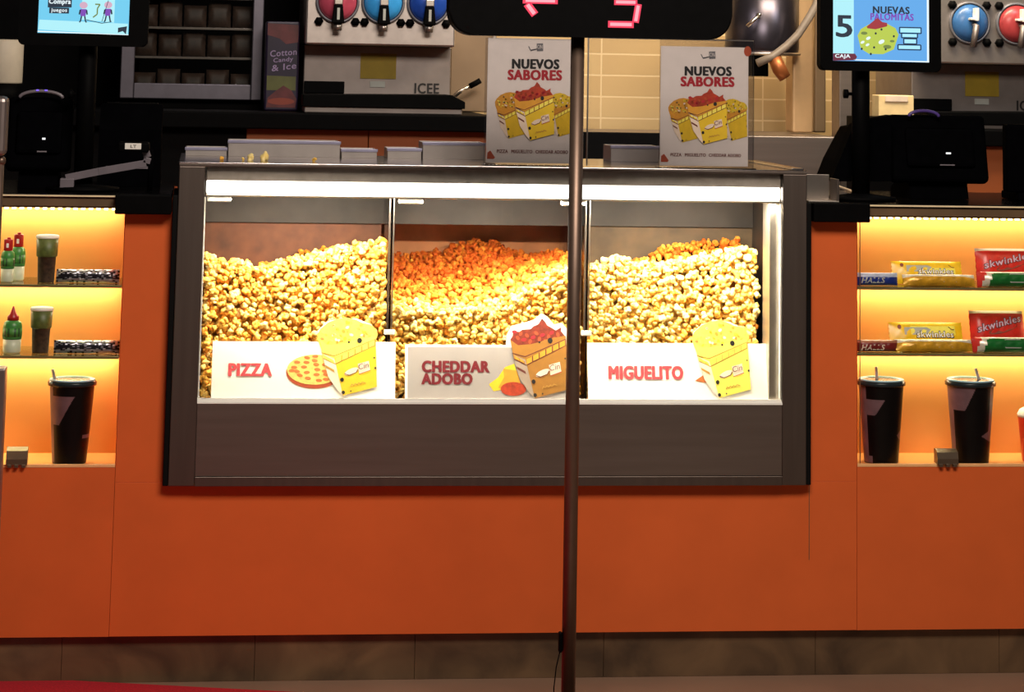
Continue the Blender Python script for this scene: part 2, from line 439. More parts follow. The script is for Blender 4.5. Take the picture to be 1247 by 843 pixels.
def niche_unit(name, label, x0, x1, xin, left):
    r = thing(name, label, 'display cabinet', ((x0 + x1) / 2, 0.3, 0.0))
    zt = ZC - 0.009
    b = MB()
    a0, a1 = (x0, xin) if left else (xin, x1)              # niche x range
    if left: b0, b1 = xin, SEAML
    else: b0, b1 = SEAMR, xin
    b.box(x0, x1, 0, 0.6, Zplin, NZ0, ORANGE)              # below the niche
    b.box(b0, b1, 0, 0.6, NZ0, zt - 0.0, ORANGE)           # upright beside the niche
    if left: b.box(x0, x0 + 0.02, 0, 0.6, NZ0, zt, ORANGE)
    else: b.box(x1 - 0.02, x1, 0, 0.6, NZ0, zt, ORANGE)
    b.build('body', r)
    n0, n1 = (x0 + 0.02, xin) if left else (xin, x1 - 0.02)
    bp = MB(); bp.box(n0, n1, ND, ND + 0.02, NZ0, zt, NICHE); bp.build('back_panel', r)
    f = MB(); f.box(n0, n1, -0.009, 0.03, NZ1 - 0.002, zt, FASCIA, 0.001); f.build('top_fascia', r)
    l = MB(); l.box(n0, n1, 0.0065, ND, NZ0, NZ0 + 0.0004, NICHE); l.build('floor_panel', r)
    l = MB(); l.box(n0, n1, -0.001, 0.006, NZ0 - 0.001, NZ0 + 0.006, LIP, 0.001); l.build('front_lip', r)
    if not left:
        s = MB(); s.box(xin + 0.008, xin + 0.0095, 0.007, 0.010, NZ0 + 0.006, NZ1 - 0.01, FASCIA); s.build('side_trim', r)
    # LED strip behind the fascia
    st = MB(); st.box(n0, n1, 0.012, 0.026, NZ1 - 0.0065, NZ1 - 0.002, FASCIA)
    ls = st.build('light_strip', r)
    d = MB(); k = 0
    x = n0 + 0.012
    while x < n1 - 0.01:
        d.box(x, x + 0.009, 0.013, 0.022, NZ1 - 0.0105, NZ1 - 0.0065, LEDY, 0.001); x += 0.0172
    d.build('led_row', ls)
    for py in ((347, 434) if left else (350.5, 431)):
        z = V(76 if left else 1146, py, 0).z
        g = MB(); g.box(n0 + 0.001, n1 - 0.001, 0.006, ND - 0.002, z - 0.006, z, SHELFG, 0.001)
        sh = g.build('shelf', r)
        q = MB(); q.box(n0 + 0.001, n1 - 0.001, 0.003, 0.0059, z - 0.0062, z, EDGEG, 0.0005); q.build('front_edge', sh)
        q = MB(); q.box(n0 + 0.002, n1 - 0.002, 0.158, 0.166, z - 0.012, z - 0.008, LEDY); q.build('light_strip', sh)
        SHELFZ[(left, py)] = z
        niche_light(n0, n1, z - 0.014)
    niche_light(n0, n1, NZ1 - 0.012)
    return r
NP = 1.8
def niche_light(x0, x1, z):
    area('shelf_led_light', ((x0 + x1) / 2, 0.172, z), ((x0 + x1) / 2, 0.176, z - 0.1), x1 - x0 - 0.02, 0.012, NP, (1.0, 0.87, 0.58))
SHELFZ = {}
EDGEG = mat('olive_glass_edge', C(110, 100, 62), 0.3)
NICHE = mat('niche_orange', C(214, 146, 78), 0.5, var=0.03, scale=6, spec=0.3)
EDGEP = mat('pale_edge_trim', C(250, 230, 190), 0.4)
LIP = mat('pale_orange_edge', C(255, 190, 130), 0.4)
SEAML, SEAMR = V(138, 600, 0).x, V(1040, 600, 0).x
SEAML = XA + 0.0
SEAMR = XB
def seam_units():
    global SEAML, SEAMR
    SEAML = XA + 0.0005; SEAMR = XB - 0.0005
seam_units()
niche_unit('display_counter', 'orange counter unit with lit shelf niche left of the popcorn case', XL, SEAML, XA, True)
niche_unit('display_counter', 'orange counter unit with lit shelf niche right of the popcorn case', SEAMR, XR, XB, False)
r = thing('counter_base', 'plain orange counter front around and beneath the popcorn case', 'counter', ((XA + XB) / 2, 0.3, 0))
b = MB(); c0, c1 = SEAML + 0.0006, SEAMR - 0.0006
zs = ZC - 0.0095
b.box(c0, c1, 0, 0.6, Zplin, CZ0 + 0.004, ORANGE, 0.0008)
b.box(c0, CX0 + 0.004, 0, 0.6, CZ0 + 0.004, zs, ORANGE, 0.0008)
b.box(CX1 - 0.004, c1, 0, 0.6, CZ0 + 0.004, zs, ORANGE, 0.0008)
b.build('front_panel', r)
j = MB(); xj = V(985, 640, 0).x; j.box(xj, xj + 0.0015, -0.0006, 0.001, V(985, 682, 0).z, CZ0 - 0.002, FASCIA); j.build('seam', r)

def worktop(label, x0, x1, bx0, bx1):
    r = thing('worktop', label, 'worktop', ((x0 + x1) / 2, 0.3, ZC - 0.0085))
    b = MB(); b.box(x0, x1, -0.012, 0.62, ZC - 0.0085, ZC, BLACKG, 0.002); b.build('slab', r)
    # pale bullnose line along the front of the slab
    e = MB(); e.box(min(x0, x1) + 0.002, max(x0, x1) - 0.002, -0.016, -0.011, ZC - 0.0055, ZC - 0.002, EDGEP); e.build('edge_strip', r)
    k = MB(); z0 = V((138 + 205) / 2, 261, -0.03).z
    k.box(bx0, bx1, -0.04, -0.001, z0, ZC + 0.002, BLACK, 0.003); k.build('end_block', r)
worktop('glossy black stone worktop left of the popcorn case', XL, CX0 - 0.002, V(140, 248, -0.04).x, CX0 - 0.002)
worktop('glossy black stone worktop right of the popcorn case', CX1 + 0.002, XR, CX1 + 0.002, V(1060, 258, -0.04).x)

# ================================================================== POPCORN CASE
YF, YB = -0.03, 0.53
case = thing('popcorn_case', 'stainless steel heated popcorn warmer case with lit glass front set into the orange counter', 'popcorn warmer', ((CX0 + CX1) / 2, 0.25, CZ0))
wx0, wx1 = V(245, 350, YF).x, V(953.5, 350, YF).x         # window
wz0, wz1 = V(600, 491, YF).z, V(600, 207.5, YF).z
gx0, gx1 = CX0 + 0.012, CX1 - 0.012
b = MB()
b.box(CX0, gx0, YF + 0.004, 0.0 + 0.3, CZ0, ZC + 0.001, RUBBER, 0.002); b.build('gasket', case)
b = MB(); b.box(gx1, CX1, YF + 0.004, 0.3, CZ0, ZC + 0.001, RUBBER, 0.002); b.build('gasket', case)
b = MB(); b.box(gx0, wx0, YF, YB, CZ0, wz1, STEELDK, 0.002); b.build('jamb', case)
b = MB(); b.box(wx1, gx1, YF, YB, CZ0, wz1, STEELDK, 0.002); b.build('jamb', case)
b = MB(); b.box(gx0, gx1, YF - 0.001, YF + 0.03, wz1, wz1 + 0.006, STEELDK, 0.001); b.build('top_rail', case)
b = MB(); b.box(gx0 - 0.001, gx1 + 0.001, YF, YB, wz1 + 0.006, CZ1 + 0.001, STEELTOP, 0.002); b.build('top_panel', case)
b = MB(); zr = V(600, 580, YF).z
b.box(wx0, wx1, YF + 0.002, YF + 0.02, zr, wz0, STEEL, 0.001); b.build('lower_panel', case)
b = MB(); b.box(wx0, wx1, YF - 0.001, YF + 0.02, CZ0, zr - 0.001, STEELDK, 0.001); b.build('bottom_rail', case)
# window interior
zfl = wz0 - 0.003
lz0_ = V(600, 243, 0.0).z
b = MB(); b.box(wx0, wx1, YF + 0.02, YB - 0.01, zfl - 0.012, zfl, STEELW); b.build('floor_tray', case)
b = MB(); b.prismx([(YF + .0005, zfl), (YF + .0005, zfl + .0015), (YF + .0163, zfl + .011), (YF + .0163, zfl)], wx0, wx1, WHITE); b.build('sill_strip', case)
for a_ in (wx0, wx1 - 0.0035):  # added white strips stand in for the glow along the glass edges
    b = MB(); b.box(a_, a_ + 0.0035, YF + 0.0165, YF + 0.026, zfl + 0.002, lz0_ - 0.002, WHITE, 0.0008); b.build('edge_glow_strip', case)
b = MB(); b.box(wx0, wx1, YB - 0.012, YB - 0.004, zfl, wz1, BINB); b.build('back_panel', case)
zh = V(600, 274, 0.3).z
b = MB(); b.box(wx0, wx1, 0.29, 0.30, zh, wz1 + 0.003, HOOD, 0.001); b.build('hood_panel', case)
for a_, c_, m_ in ((0, 1, BINW), (2, 3, BINT)):
    b = MB(); b.box([wx0, 0, V(716, 350, 0.03).x + .006][a_], [0, V(476, 350, 0.03).x - .006, 0, wx1][c_], 0.301, 0.306, zfl, zh, m_); b.build('bin_wall', case)
b = MB(); b.box(wx1 - 0.026, wx1, YF + 0.03, 0.07, zfl, wz1 - 0.03, LINER, 0.002); b.build('side_liner', case)
b = MB(); b.box(wx0 + 0.001, wx1 - 0.001, YF + 0.010, YF + 0.015, zfl + 0.0112, wz1, GLASS); b.build('front_glass', case)
# light bar
lx0, lx1 = wx0 + 0.004, wx1 - 0.002
lz0, lz1 = V(600, 243, 0.0).z, V(600, 224, 0.0).z
lamp = MB(); lamp.box(lx0, lx1, YF + 0.018, YF + 0.05, lz1, wz1 + 0.003, HOUS, 0.002)
lamp = lamp.build('light_housing', case)
b = MB(); b.box(lx0, lx1, YF + 0.02, YF + 0.045, lz0 + 0.006, lz1, LEDW, 0.004); b.build('light_bar', lamp)
b = MB(); b.box(lx0, lx1, YF + 0.02, YF + 0.04, lz0, lz0 + 0.004, STEELW, 0.001); b.build('light_bar_lip', lamp)
for px in (252, 486, 684):
    b = MB(); xx = V(px, 244, 0).x
    b.box(xx, xx + 0.055, YF + 0.022, YF + 0.05, lz0 - 0.012, lz0, WHITE, 0.003); b.build('light_bracket', lamp)
area('case_led_light', ((lx0 + lx1) / 2, YF + 0.028, lz0 - 0.004), ((lx0 + lx1) / 2, YF + 0.07, lz0 - 0.3), lx1 - lx0 - 0.02, 0.016, 22, (1.0, 0.90, 0.72))
# bin dividers: clear sheets with steel edges
divx = [V(476, 350, 0.03).x, V(716, 350, 0.03).x]
for dx in divx:
    b = MB(); b.box(dx - 0.002, dx + 0.002, 0.047, 0.49, zfl, lz0 - 0.002, ACRYL)
    d = b.build('divider', case)
    b = MB(); b.box(dx - 0.007, dx - 0.003, 0.042, 0.05, zfl + 0.15, lz0 - 0.002, STEELDK, 0.001)
    b.box(dx + 0.003, dx + 0.006, 0.042, 0.05, zfl + 0.15, lz0 - 0.002, STEELW, 0.001)
    b.box(dx - 0.012, dx + 0.012, 0.041, 0.05, zfl + 0.146, zfl + 0.158, WHITE, 0.002)
    b.build('edge_trim', d)
b = MB(); xe = V(962, 205, 0).x
b.box(gx1 - 0.032, gx1 - 0.002, YF + 0.02, YB - 0.03, CZ1 + 0.001, CZ1 + 0.005, STEELTOP, 0.002); b.build('glint_strip', case)  # added strip standing in for the bright reflection on the case top

# ================================================================== POPCORN
KM = bpy.data.materials.new('popcorn'); KM.use_nodes = True
def _kern():
    nt = KM.node_tree; b = nt.nodes['Principled BSDF']
    b.inputs['Roughness'].default_value = 0.6
    b.inputs['Specular IOR Level'].default_value = 0.2
    at = nt.nodes.new('ShaderNodeAttribute'); at.attribute_name = 'tint'
    tc = nt.nodes.new('ShaderNodeTexCoord')
    nz = nt.nodes.new('ShaderNodeTexNoise'); nz.inputs['Scale'].default_value = 90; nz.inputs['Detail'].default_value = 2
    md = nt.nodes.new('ShaderNodeMath'); md.operation = 'MULTIPLY_ADD'; md.inputs[1].default_value = 0.5; md.inputs[2].default_value = -0.25
    ad = nt.nodes.new('ShaderNodeMath'); ad.operation = 'ADD'
    cr = nt.nodes.new('ShaderNodeValToRGB'); e = cr.color_ramp.elements
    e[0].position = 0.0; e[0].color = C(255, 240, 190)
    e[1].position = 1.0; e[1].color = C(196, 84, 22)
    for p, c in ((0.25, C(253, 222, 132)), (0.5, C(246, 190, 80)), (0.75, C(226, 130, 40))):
        q = e.new(p); q.color = c
    nt.links.new(tc.outputs['Object'], nz.inputs['Vector']); nt.links.new(nz.outputs[0], md.inputs[0])
    nt.links.new(md.outputs[0], ad.inputs[0]); nt.links.new(at.outputs['Fac'], ad.inputs[1])
    nt.links.new(ad.outputs[0], cr.inputs[0]); nt.links.new(cr.outputs[0], b.inputs['Base Color'])
    b.inputs['Subsurface Weight'].default_value = 0.0
_kern()
def kernel_shape(seed):
    g = np.random.default_rng(seed)
    bm = bmesh.new(); bmesh.ops.create_icosphere(bm, subdivisions=3, radius=1)
    v = np.array([x.co[:] for x in bm.verts]); f = np.array([[q.index for q in x.verts] for x in bm.faces]); bm.free()
    v /= np.linalg.norm(v, axis=1)[:, None]
    r = np.full(len(v), 0.55)
    k = g.integers(4, 7)
    best = np.zeros(len(v))
    for _ in range(k):
        d = g.normal(size=3); d /= np.linalg.norm(d)
        ang = np.arccos(np.clip(v @ d, -1, 1)); s = g.uniform(0.45, 0.7)
        best = np.maximum(best, g.uniform(0.35, 0.62) * np.sqrt(np.clip(1 - (ang / (s * 1.35)) ** 2, 0, 1)))
    r += best
    return v * r[:, None] * g.uniform(0.75, 1.2, size=3), f
KS = [kernel_shape(s) for s in range(10)]
def rot_mats(n):
    q = rng.normal(size=(n, 4)); q /= np.linalg.norm(q, axis=1)[:, None]
    w, x, y, z = q.T
    return np.stack([np.stack([1 - 2 * (y * y + z * z), 2 * (x * y - z * w), 2 * (x * z + y * w)], -1),
                     np.stack([2 * (x * y + z * w), 1 - 2 * (x * x + z * z), 2 * (y * z - x * w)], -1),
                     np.stack([2 * (x * z - y * w), 2 * (y * z + x * w), 1 - 2 * (x * x + y * y)], -1)], 1)
def mesh_np(name, verts, faces, tint):
    me = bpy.data.meshes.new(name)
    me.vertices.add(len(verts)); me.vertices.foreach_set('co', verts.astype(np.float32).ravel())
    me.loops.add(faces.size); me.loops.foreach_set('vertex_index', faces.astype(np.int32).ravel())
    me.polygons.add(len(faces)); me.polygons.foreach_set('loop_start', np.arange(0, faces.size, 3, dtype=np.int32))
    me.polygons.foreach_set('use_smooth', np.ones(len(faces), dtype=bool))
    me.update(calc_edges=True); me.validate()
    a = me.attributes.new('tint', 'FLOAT', 'POINT'); a.data.foreach_set('value', tint.astype(np.float32))
    me.materials.append(KM)
    return me
SIGNBOX = [(258, 416, 482, 492), (385, 384, 460, 480), (494, 420, 700, 492), (616, 380, 695, 490), (716, 418, 940, 492), (843, 385, 918, 490), (684, 0, 720, 843)]
def PROJ(x, y, z):
    v = Vector((x, y, z)) - Vector((0, -DIST, EYE)); d = v.dot(fwd)
    return W / 2 + FPX * v.dot(rgt) / d, V0 - FPX * v.dot(upv) / d

def heap(name, label, klabel, kgroup, x0, x1, profiles, y0, lean, tintf, seed):
    """profiles: list of (Y, [(px,py)...]) giving the heap's upper surface"""
    g = np.random.default_rng(seed)
    Ys = [p[0] for p in profiles]; rows = []
    for Y, pts in profiles:
        w = [V(a, b, Y) for a, b in pts]
        rows.append((np.array([q.x for q in w]), np.array([q.z for q in w])))
    def top(x, y):
        zs = [np.interp(x, r[0], r[1]) for r in rows]
        return float(np.interp(y, Ys, zs))
    s = 0.0142; pos = []; rad = []; front = []
    zb = zfl + 0.009
    for layer in range(3):
        x = x0 + 0.009
        while x < x1 - 0.006:
            zt = top(x, Ys[0]); z = zb
            while z < zt - 0.004:
                f = (z - zb) / 0.3
                pos.append((np.clip(x + g.uniform(-.007, .007), x0 + .009, x1 - .009), y0 + lean * f + layer * 0.0125 + g.uniform(-.004, .004), z + g.uniform(-.007, .007)))
                rad.append(g.uniform(0.0068, 0.0108)); front.append(layer == 0)
                z += s
            x += s
    y = Ys[0] - 0.03
    while y < Ys[-1]:
        x = x0 + 0.009
        while x < x1 - 0.006:
            for l in range(2):
                z = top(x, max(y, Ys[0])) - 0.005 - l * 0.013 + g.uniform(-.005, .006)
                yy = y + g.uniform(-.006, .006)
                if z > zb and yy > y0 + lean * (z - zb) / 0.3 - 0.004:
                    pos.append((np.clip(x + g.uniform(-.006, .006), x0 + .009, x1 - .009), yy, z))
                    rad.append(g.uniform(0.0068, 0.0110)); front.append(False)
            x += s
        y += s
    pos = np.array(pos); rad = np.array(rad); front = np.array(front)
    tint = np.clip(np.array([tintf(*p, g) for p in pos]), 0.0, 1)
    # the hundred that show largest are things of their own
    vis = []
    for i in np.nonzero(front)[0]:
        a, c = PROJ(*pos[i])
        if any(bx[0] - 3 < a < bx[2] + 3 and bx[1] - 3 < c < bx[3] + 3 for bx in SIGNBOX): continue
        vis.append((rad[i] + 0.0006 * g.random(), i))
    vis.sort(reverse=True)
    solo = [i for _, i in vis[:100]]
    rest = np.setdiff1d(np.arange(len(pos)), solo)
    R = rot_mats(len(pos))
    O = np.array([(x0 + x1) / 2, 0.25, zfl])
    vv, ff, tt, o = [], [], [], 0
    pick = g.integers(0, len(KS), len(pos))
    for i in rest:
        kv, kf = KS[pick[i]]
        vv.append(kv @ R[i].T * rad[i] + pos[i] - O); ff.append(kf + o); o += len(kv)
        tt.append(np.full(len(kv), tint[i]))
    # bed of popcorn under the visible surface
    nx, ny = 16, 14
    gx = np.linspace(x0 + 0.004, x1 - 0.004, nx); gy = np.linspace(y0 + lean + 0.05, Ys[-1], ny)
    gv = np.array([(a, c, max(zfl + 0.001, top(a, max(c, Ys[0])) - 0.035)) for c in gy for a in gx] + [(a, c, zfl + 0.0005) for c in (gy[0], gy[-1]) for a in gx]) - O
    gf = []
    for j in range(ny - 1):
        for i in range(nx - 1):
            q = j * nx + i; gf += [(q, q + 1, q + nx + 1), (q, q + nx + 1, q + nx)]
    fb = nx * ny
    for i in range(nx - 1):
        gf += [(fb + i, fb + i + 1, i + 1), (fb + i, i + 1, i)]
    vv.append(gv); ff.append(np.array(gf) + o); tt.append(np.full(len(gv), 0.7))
    me = mesh_np(name, np.concatenate(vv), np.concatenate(ff), np.concatenate(tt))
    ob = bpy.data.objects.new(name, me); COL.objects.link(ob); ob.location = O
    tag(ob, label, 'popcorn', kind='stuff')
    # shared meshes for the single kernels: shape x tint
    lib = {}
    for i in solo:
        key = (int(pick[i]), min(4, int(tint[i] * 8)))
        if key not in lib:
            kv, kf = KS[key[0]]
            lib[key] = mesh_np('popcorn_kernel', kv * 0.0115, kf, np.full(len(kv), (key[1] + 0.5) / 8))
        k = bpy.data.objects.new('popcorn_kernel', lib[key]); COL.objects.link(k)
        k.location = Vector(pos[i]); k.rotation_euler = Matrix(R[i].tolist()).to_euler()
        sc = rad[i] / 0.0115; k.scale = (sc, sc, sc)
        tag(k, klabel, 'popcorn', kgroup)

bx = [wx0 + 0.002, divx[0] - 0.003, divx[0] + 0.003, divx[1] - 0.003, divx[1] + 0.003, wx1 - 0.002]
def prof(pts, dy=0, dx=0): return [(a + dx, b + dy) for a, b in pts]
P1 = [(240, 304), (262, 313), (285, 319), (310, 322), (325, 326), (345, 316), (375, 310), (400, 305), (430, 297), (455, 293), (480, 292)]
heap('popcorn_heap', 'golden popcorn heap filling the left bin behind the pizza sign',
     'golden popcorn piece pressed against the glass of the left bin', 'popcorn pieces at the front of the left bin',
     bx[0], bx[1], [(0.13, P1), (0.24, prof(P1, 22)), (0.275, [(230, 336), (300, 330), (330, 322), (380, 306), (420, 300), (480, 300)]), (0.29, [(230, 336), (300, 330), (330, 318), (380, 302), (420, 298), (480, 300)])],
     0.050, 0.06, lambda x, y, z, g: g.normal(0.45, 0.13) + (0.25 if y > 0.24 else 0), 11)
P2 = [(478, 370), (500, 372), (530, 375), (560, 378), (590, 374), (620, 364), (650, 350), (680, 330), (720, 318)]
heap('popcorn_heap', 'deep orange popcorn heap sloping back in the middle bin behind the cheddar sign',
     'yellow popcorn piece pressed against the glass of the middle bin', 'popcorn pieces at the front of the middle bin',
     bx[2], bx[3], [(0.09, P2), (0.25, [(470, 345), (520, 343), (570, 338), (620, 328), (650, 322), (700, 308)]), (0.34, [(470, 332), (560, 326), (600, 318), (640, 318), (700, 302)]), (0.50, [(460, 303), (500, 308), (540, 300), (575, 288), (600, 290), (640, 312), (700, 300)])],
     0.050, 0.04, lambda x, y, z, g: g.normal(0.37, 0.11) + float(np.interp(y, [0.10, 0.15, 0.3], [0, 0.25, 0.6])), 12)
P3 = [(715, 326), (735, 316), (752, 313), (770, 320), (800, 319), (830, 318), (850, 312), (875, 307), (900, 303), (945, 304)]
heap('popcorn_heap', 'pale yellow popcorn heap filling the right bin behind the miguelito sign',
     'pale yellow popcorn piece pressed against the glass of the right bin', 'popcorn pieces at the front of the right bin',
     bx[4], bx[5] - 0.022, [(0.13, P3), (0.22, prof(P3, 18)), (0.27, [(705, 330), (780, 318), (805, 303), (900, 292), (945, 290)]), (0.29, [(705, 330), (780, 316), (810, 298), (880, 293), (905, 287), (945, 288)])],
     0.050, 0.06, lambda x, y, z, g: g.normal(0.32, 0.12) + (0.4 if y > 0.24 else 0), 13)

# ================================================================== FLAVOUR SIGNS
SY = 0.004
STILT = math.radians(13)
def flavour_sign(name, label, box, card, draw):
    x0, x1, z0, z1 = rect(*box, SY)
    z0 = zfl + 0.0005
    r = thing(name, label, 'sign', ((x0 + x1) / 2, SY, z0))
    F = Frame(x0, x1, z0, z1, SY, box, STILT)
    return r, F
def card_part(r, F, outline, m):
    b = MB(); f0 = F(*outline[0]); n = len(outline)
    vs = [F(x, y, 0) for x, y in outline] + [F(x, y, -12) for x, y in outline]
    b.add(vs, [list(range(n))[::-1], list(range(n, 2 * n))] + [[i, (i + 1) % n, (i + 1) % n + n, i + n] for i in range(n)], m); return b.build('card', r)
# PIZZA
r, F = flavour_sign('flavour_sign', 'white card sign reading PIZZA with a pizza and bag picture', (258, 416, 482, 491), WHITE, None)
card_part(r, F, [(258, 416), (388, 416), (386, 402), (398, 390), (415, 386), (435, 387), (452, 394), (459, 405), (457, 416), (482, 416), (482, 491), (258, 491)], WHITE)
b = MB(); text(b, F, 'PIZZA', 279, 444, 330, 459, PINKINK, 3, 0.055); b.build('lettering', r)
b = MB()
def q(p): return (340 + p[0] * 160 / 1124, 375 + p[1] * 120 / 843)
poly(b, F, [q(p) for p in ell(300, 560, 242, 140, 36)], CRUST, 2)
poly(b, F, [q(p) for p in ell(300, 535, 235, 132, 36)], CHEESE, 3)
for k, (cx, cy) in enumerate([(125, 515), (150, 470), (235, 430), (305, 418), (230, 472), (300, 455), (210, 512), (315, 490), (150, 550), (235, 560), (325, 535), (175, 585), (320, 578), (245, 610), (390, 550), (390, 490), (340, 630), (400, 580), (105, 545), (400, 620)]):
    poly(b, F, [q(p) for p in ell(cx, cy, 27, 14, 12, 0.1 * (k % 3))], PEPPER, 4)
b.build('pizza_picture', r)
b = MB(); bag_art(b, F, (385.5, 384.5, 460.5, 484), dict(BAG_PAL, sq=YELL, line=TAN, band=YELL), 5); b.build('bag_picture', r)
# CHEDDAR ADOBO
r, F = flavour_sign('flavour_sign', 'white card sign reading CHEDDAR ADOBO with a red popcorn bag picture', (494, 420, 702, 491), DIMCARD, None)
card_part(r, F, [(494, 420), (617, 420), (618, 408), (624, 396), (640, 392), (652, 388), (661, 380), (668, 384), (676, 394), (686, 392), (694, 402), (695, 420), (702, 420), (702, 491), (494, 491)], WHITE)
b = MB(); poly(b, F, [(497, 423), (700, 423), (700, 487), (497, 487)], DIMCARD, 1); b.build('dimmed_panel', r)  # white card's dimmer light painted as a grey panel
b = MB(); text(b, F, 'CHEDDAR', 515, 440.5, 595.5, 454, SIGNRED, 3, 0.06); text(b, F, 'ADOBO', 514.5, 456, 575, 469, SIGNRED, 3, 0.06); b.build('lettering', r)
b = MB()
def q(p): return (590 + p[0] * 140 / 984, 375 + p[1] * 120 / 843)
poly(b, F, [q(p) for p in [(40, 660), (120, 600), (180, 510), (260, 480), (300, 640), (200, 700), (80, 720)]], YEL, 2)
poly(b, F, [q(p) for p in [(165, 525), (280, 540), (320, 680), (180, 710), (120, 690), (170, 600)]], YELD, 3)
poly(b, F, [q(p) for p in ell(250, 700, 110, 60, 20)], REDPOP, 4)
b.build('spice_picture', r)
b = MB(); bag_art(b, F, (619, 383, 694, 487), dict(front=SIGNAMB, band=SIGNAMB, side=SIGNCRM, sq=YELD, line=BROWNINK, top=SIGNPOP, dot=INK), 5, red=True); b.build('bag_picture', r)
# MIGUELITO
r, F = flavour_sign('flavour_sign', 'white card sign reading MIGUELITO with a yellow popcorn bag picture', (717, 418, 938, 492), WHITE, None)
card_part(r, F, [(717, 418), (846, 418), (847, 404), (858, 394), (875, 389), (893, 391), (906, 398), (913, 408), (913, 418), (938, 418), (938, 492), (717, 492)], WHITE)
b = MB(); text(b, F, 'MIGUELITO', 743, 447, 832, 463, PINKINK, 3, 0.05); b.build('lettering', r)
b = MB(); poly(b, F, [(847, 465), (860, 456), (864, 468)], PEPPER, 2); b.build('cone_picture', r)
b = MB(); bag_art(b, F, (845, 388, 916, 487), dict(BAG_PAL, front=YELL, band=YELL, sq=BLOB, line=TAN), 5); b.build('bag_picture', r)

# ================================================================== POSTERS ON THE CASE
def poster(label, holder, box, Y, wide=None):
    x0, x1, z0, z1 = rect(*box, Y)
    z0 = CZ1 + 0.001
    hx0, hx1, hz0, hz1 = rect(*holder, Y)
    r = thing('poster_holder', label, 'poster', ((hx0 + hx1) / 2, Y, z0))
    b = MB(); b.box(hx0, hx1, Y - 0.004, Y - 0.0022, z0, hz1, ACRYL, 0.0004)
    b.box(hx0, hx1, Y + 0.002, Y + 0.004, z0, hz1, ACRYL, 0.0004)
    b.box(hx0, hx1, Y - 0.03, Y + 0.05, z0, z0 + 0.003, ACRYL, 0.0006)
    b.build('acrylic_stand', r)
    if wide:
        wx = rect(*wide, Y)
        b = MB(); b.box(wx[0], wx[0] + 0.003, Y, Y + 0.003, z0 + 0.003, wx[3], STEELW); b.box(wx[0], wx[1], Y + 0.005, Y + 0.008, wx[3] - 0.003, wx[3], STEELW)
        b.box(wx[0], wx[1], Y + 0.005, Y + 0.008, z0 + 0.003, wx[3] - 0.003, ACRYL); b.build('acrylic_pane', r)
    b = MB(); b.box(x0, x1, Y - 0.001, Y + 0.001, z0 + 0.006, z1, PAPER); b.build('sheet', r)
    F = Frame(x0, x1, z0 + 0.006, z1, Y - 0.001, (592, 47, 700, 197))
    def q(p): return (585 + p[0] * 120 / 613, 40 + p[1] * 165 / 843)
    b = MB(); a = q((190, 165)); c = q((478, 222))
    text(b, F, 'NUEVOS', a[0], a[1], c[0], c[1], INK, 2, 0.065, rise=0.4)
    a = q((165, 232)); c = q((496, 292)); text(b, F, 'SABORES', a[0], a[1], c[0], c[1], REDINK, 2, 0.065, rise=0.5)
    for w, s0, s1 in (('PIZZA', 103, 170), ('MIGUELITO', 193, 322), ('CHEDDAR ADOBO', 343, 543)):
        a = q((s0, 724)); c = q((s1, 740)); text(b, F, w, a[0], a[1] - .4, c[0], c[1] + .4, BROWNINK, 2, 0.035)
    b.build('lettering', r)
    b = MB()
    poly(b, F, [q(p) for p in [(338, 66), (378, 64), (380, 112), (340, 114)]], GREYINK, 1)
    stroke(b, F, [q(p) for p in [(288, 84), (300, 108), (340, 100), (300, 112)]], 1.2, GREYINK, 1)
    text(b, F, 'CIN', *q((342, 74)), *q((374, 98)), PAPER, 3, 0.0)
    b.build('logo', r)
    b = MB(); poly(b, F, [q(p) for p in ell(582, 60, 24, 34, 10)], CRUST, 1); b.build('corner_picture', r)
    b = MB(); poly(b, F, [q(p) for p in [(44, 742), (62, 728), (92, 770), (84, 780), (42, 780)]], CRUST, 1); b.build('corner_picture', r)
    pal = dict(front=YEL, band=YELD, side=CREAM, sq=YELL, line=BROWNINK, top=YELD, dot=INK)
    a = q((85, 365)); c = q((290, 655)); b = MB(); bag_art(b, F, (a[0], a[1], c[0], c[1]), pal, 2, simple=True); b.build('bag_picture', r)
    a = q((405, 365)); c = q((585, 640)); b = MB(); bag_art(b, F, (a[0], a[1], c[0], c[1]), dict(pal, top=YEL), 2, simple=True); b.build('bag_picture', r)
    a = q((190, 290)); c = q((460, 665)); b = MB(); bag_art(b, F, (a[0], a[1], c[0], c[1]), dict(pal, top=REDPOP), 9, red=True); b.build('bag_picture', r)
poster('white poster reading NUEVOS SABORES left of the thin pole', (590, 47, 702, 198), (593, 47, 701, 197), 0.03)
poster('white poster reading NUEVOS SABORES in a taller clear stand right of the thin pole', (803, 47, 918, 206), (804, 57, 911, 203), 0.0, wide=(715, 47, 918, 200))

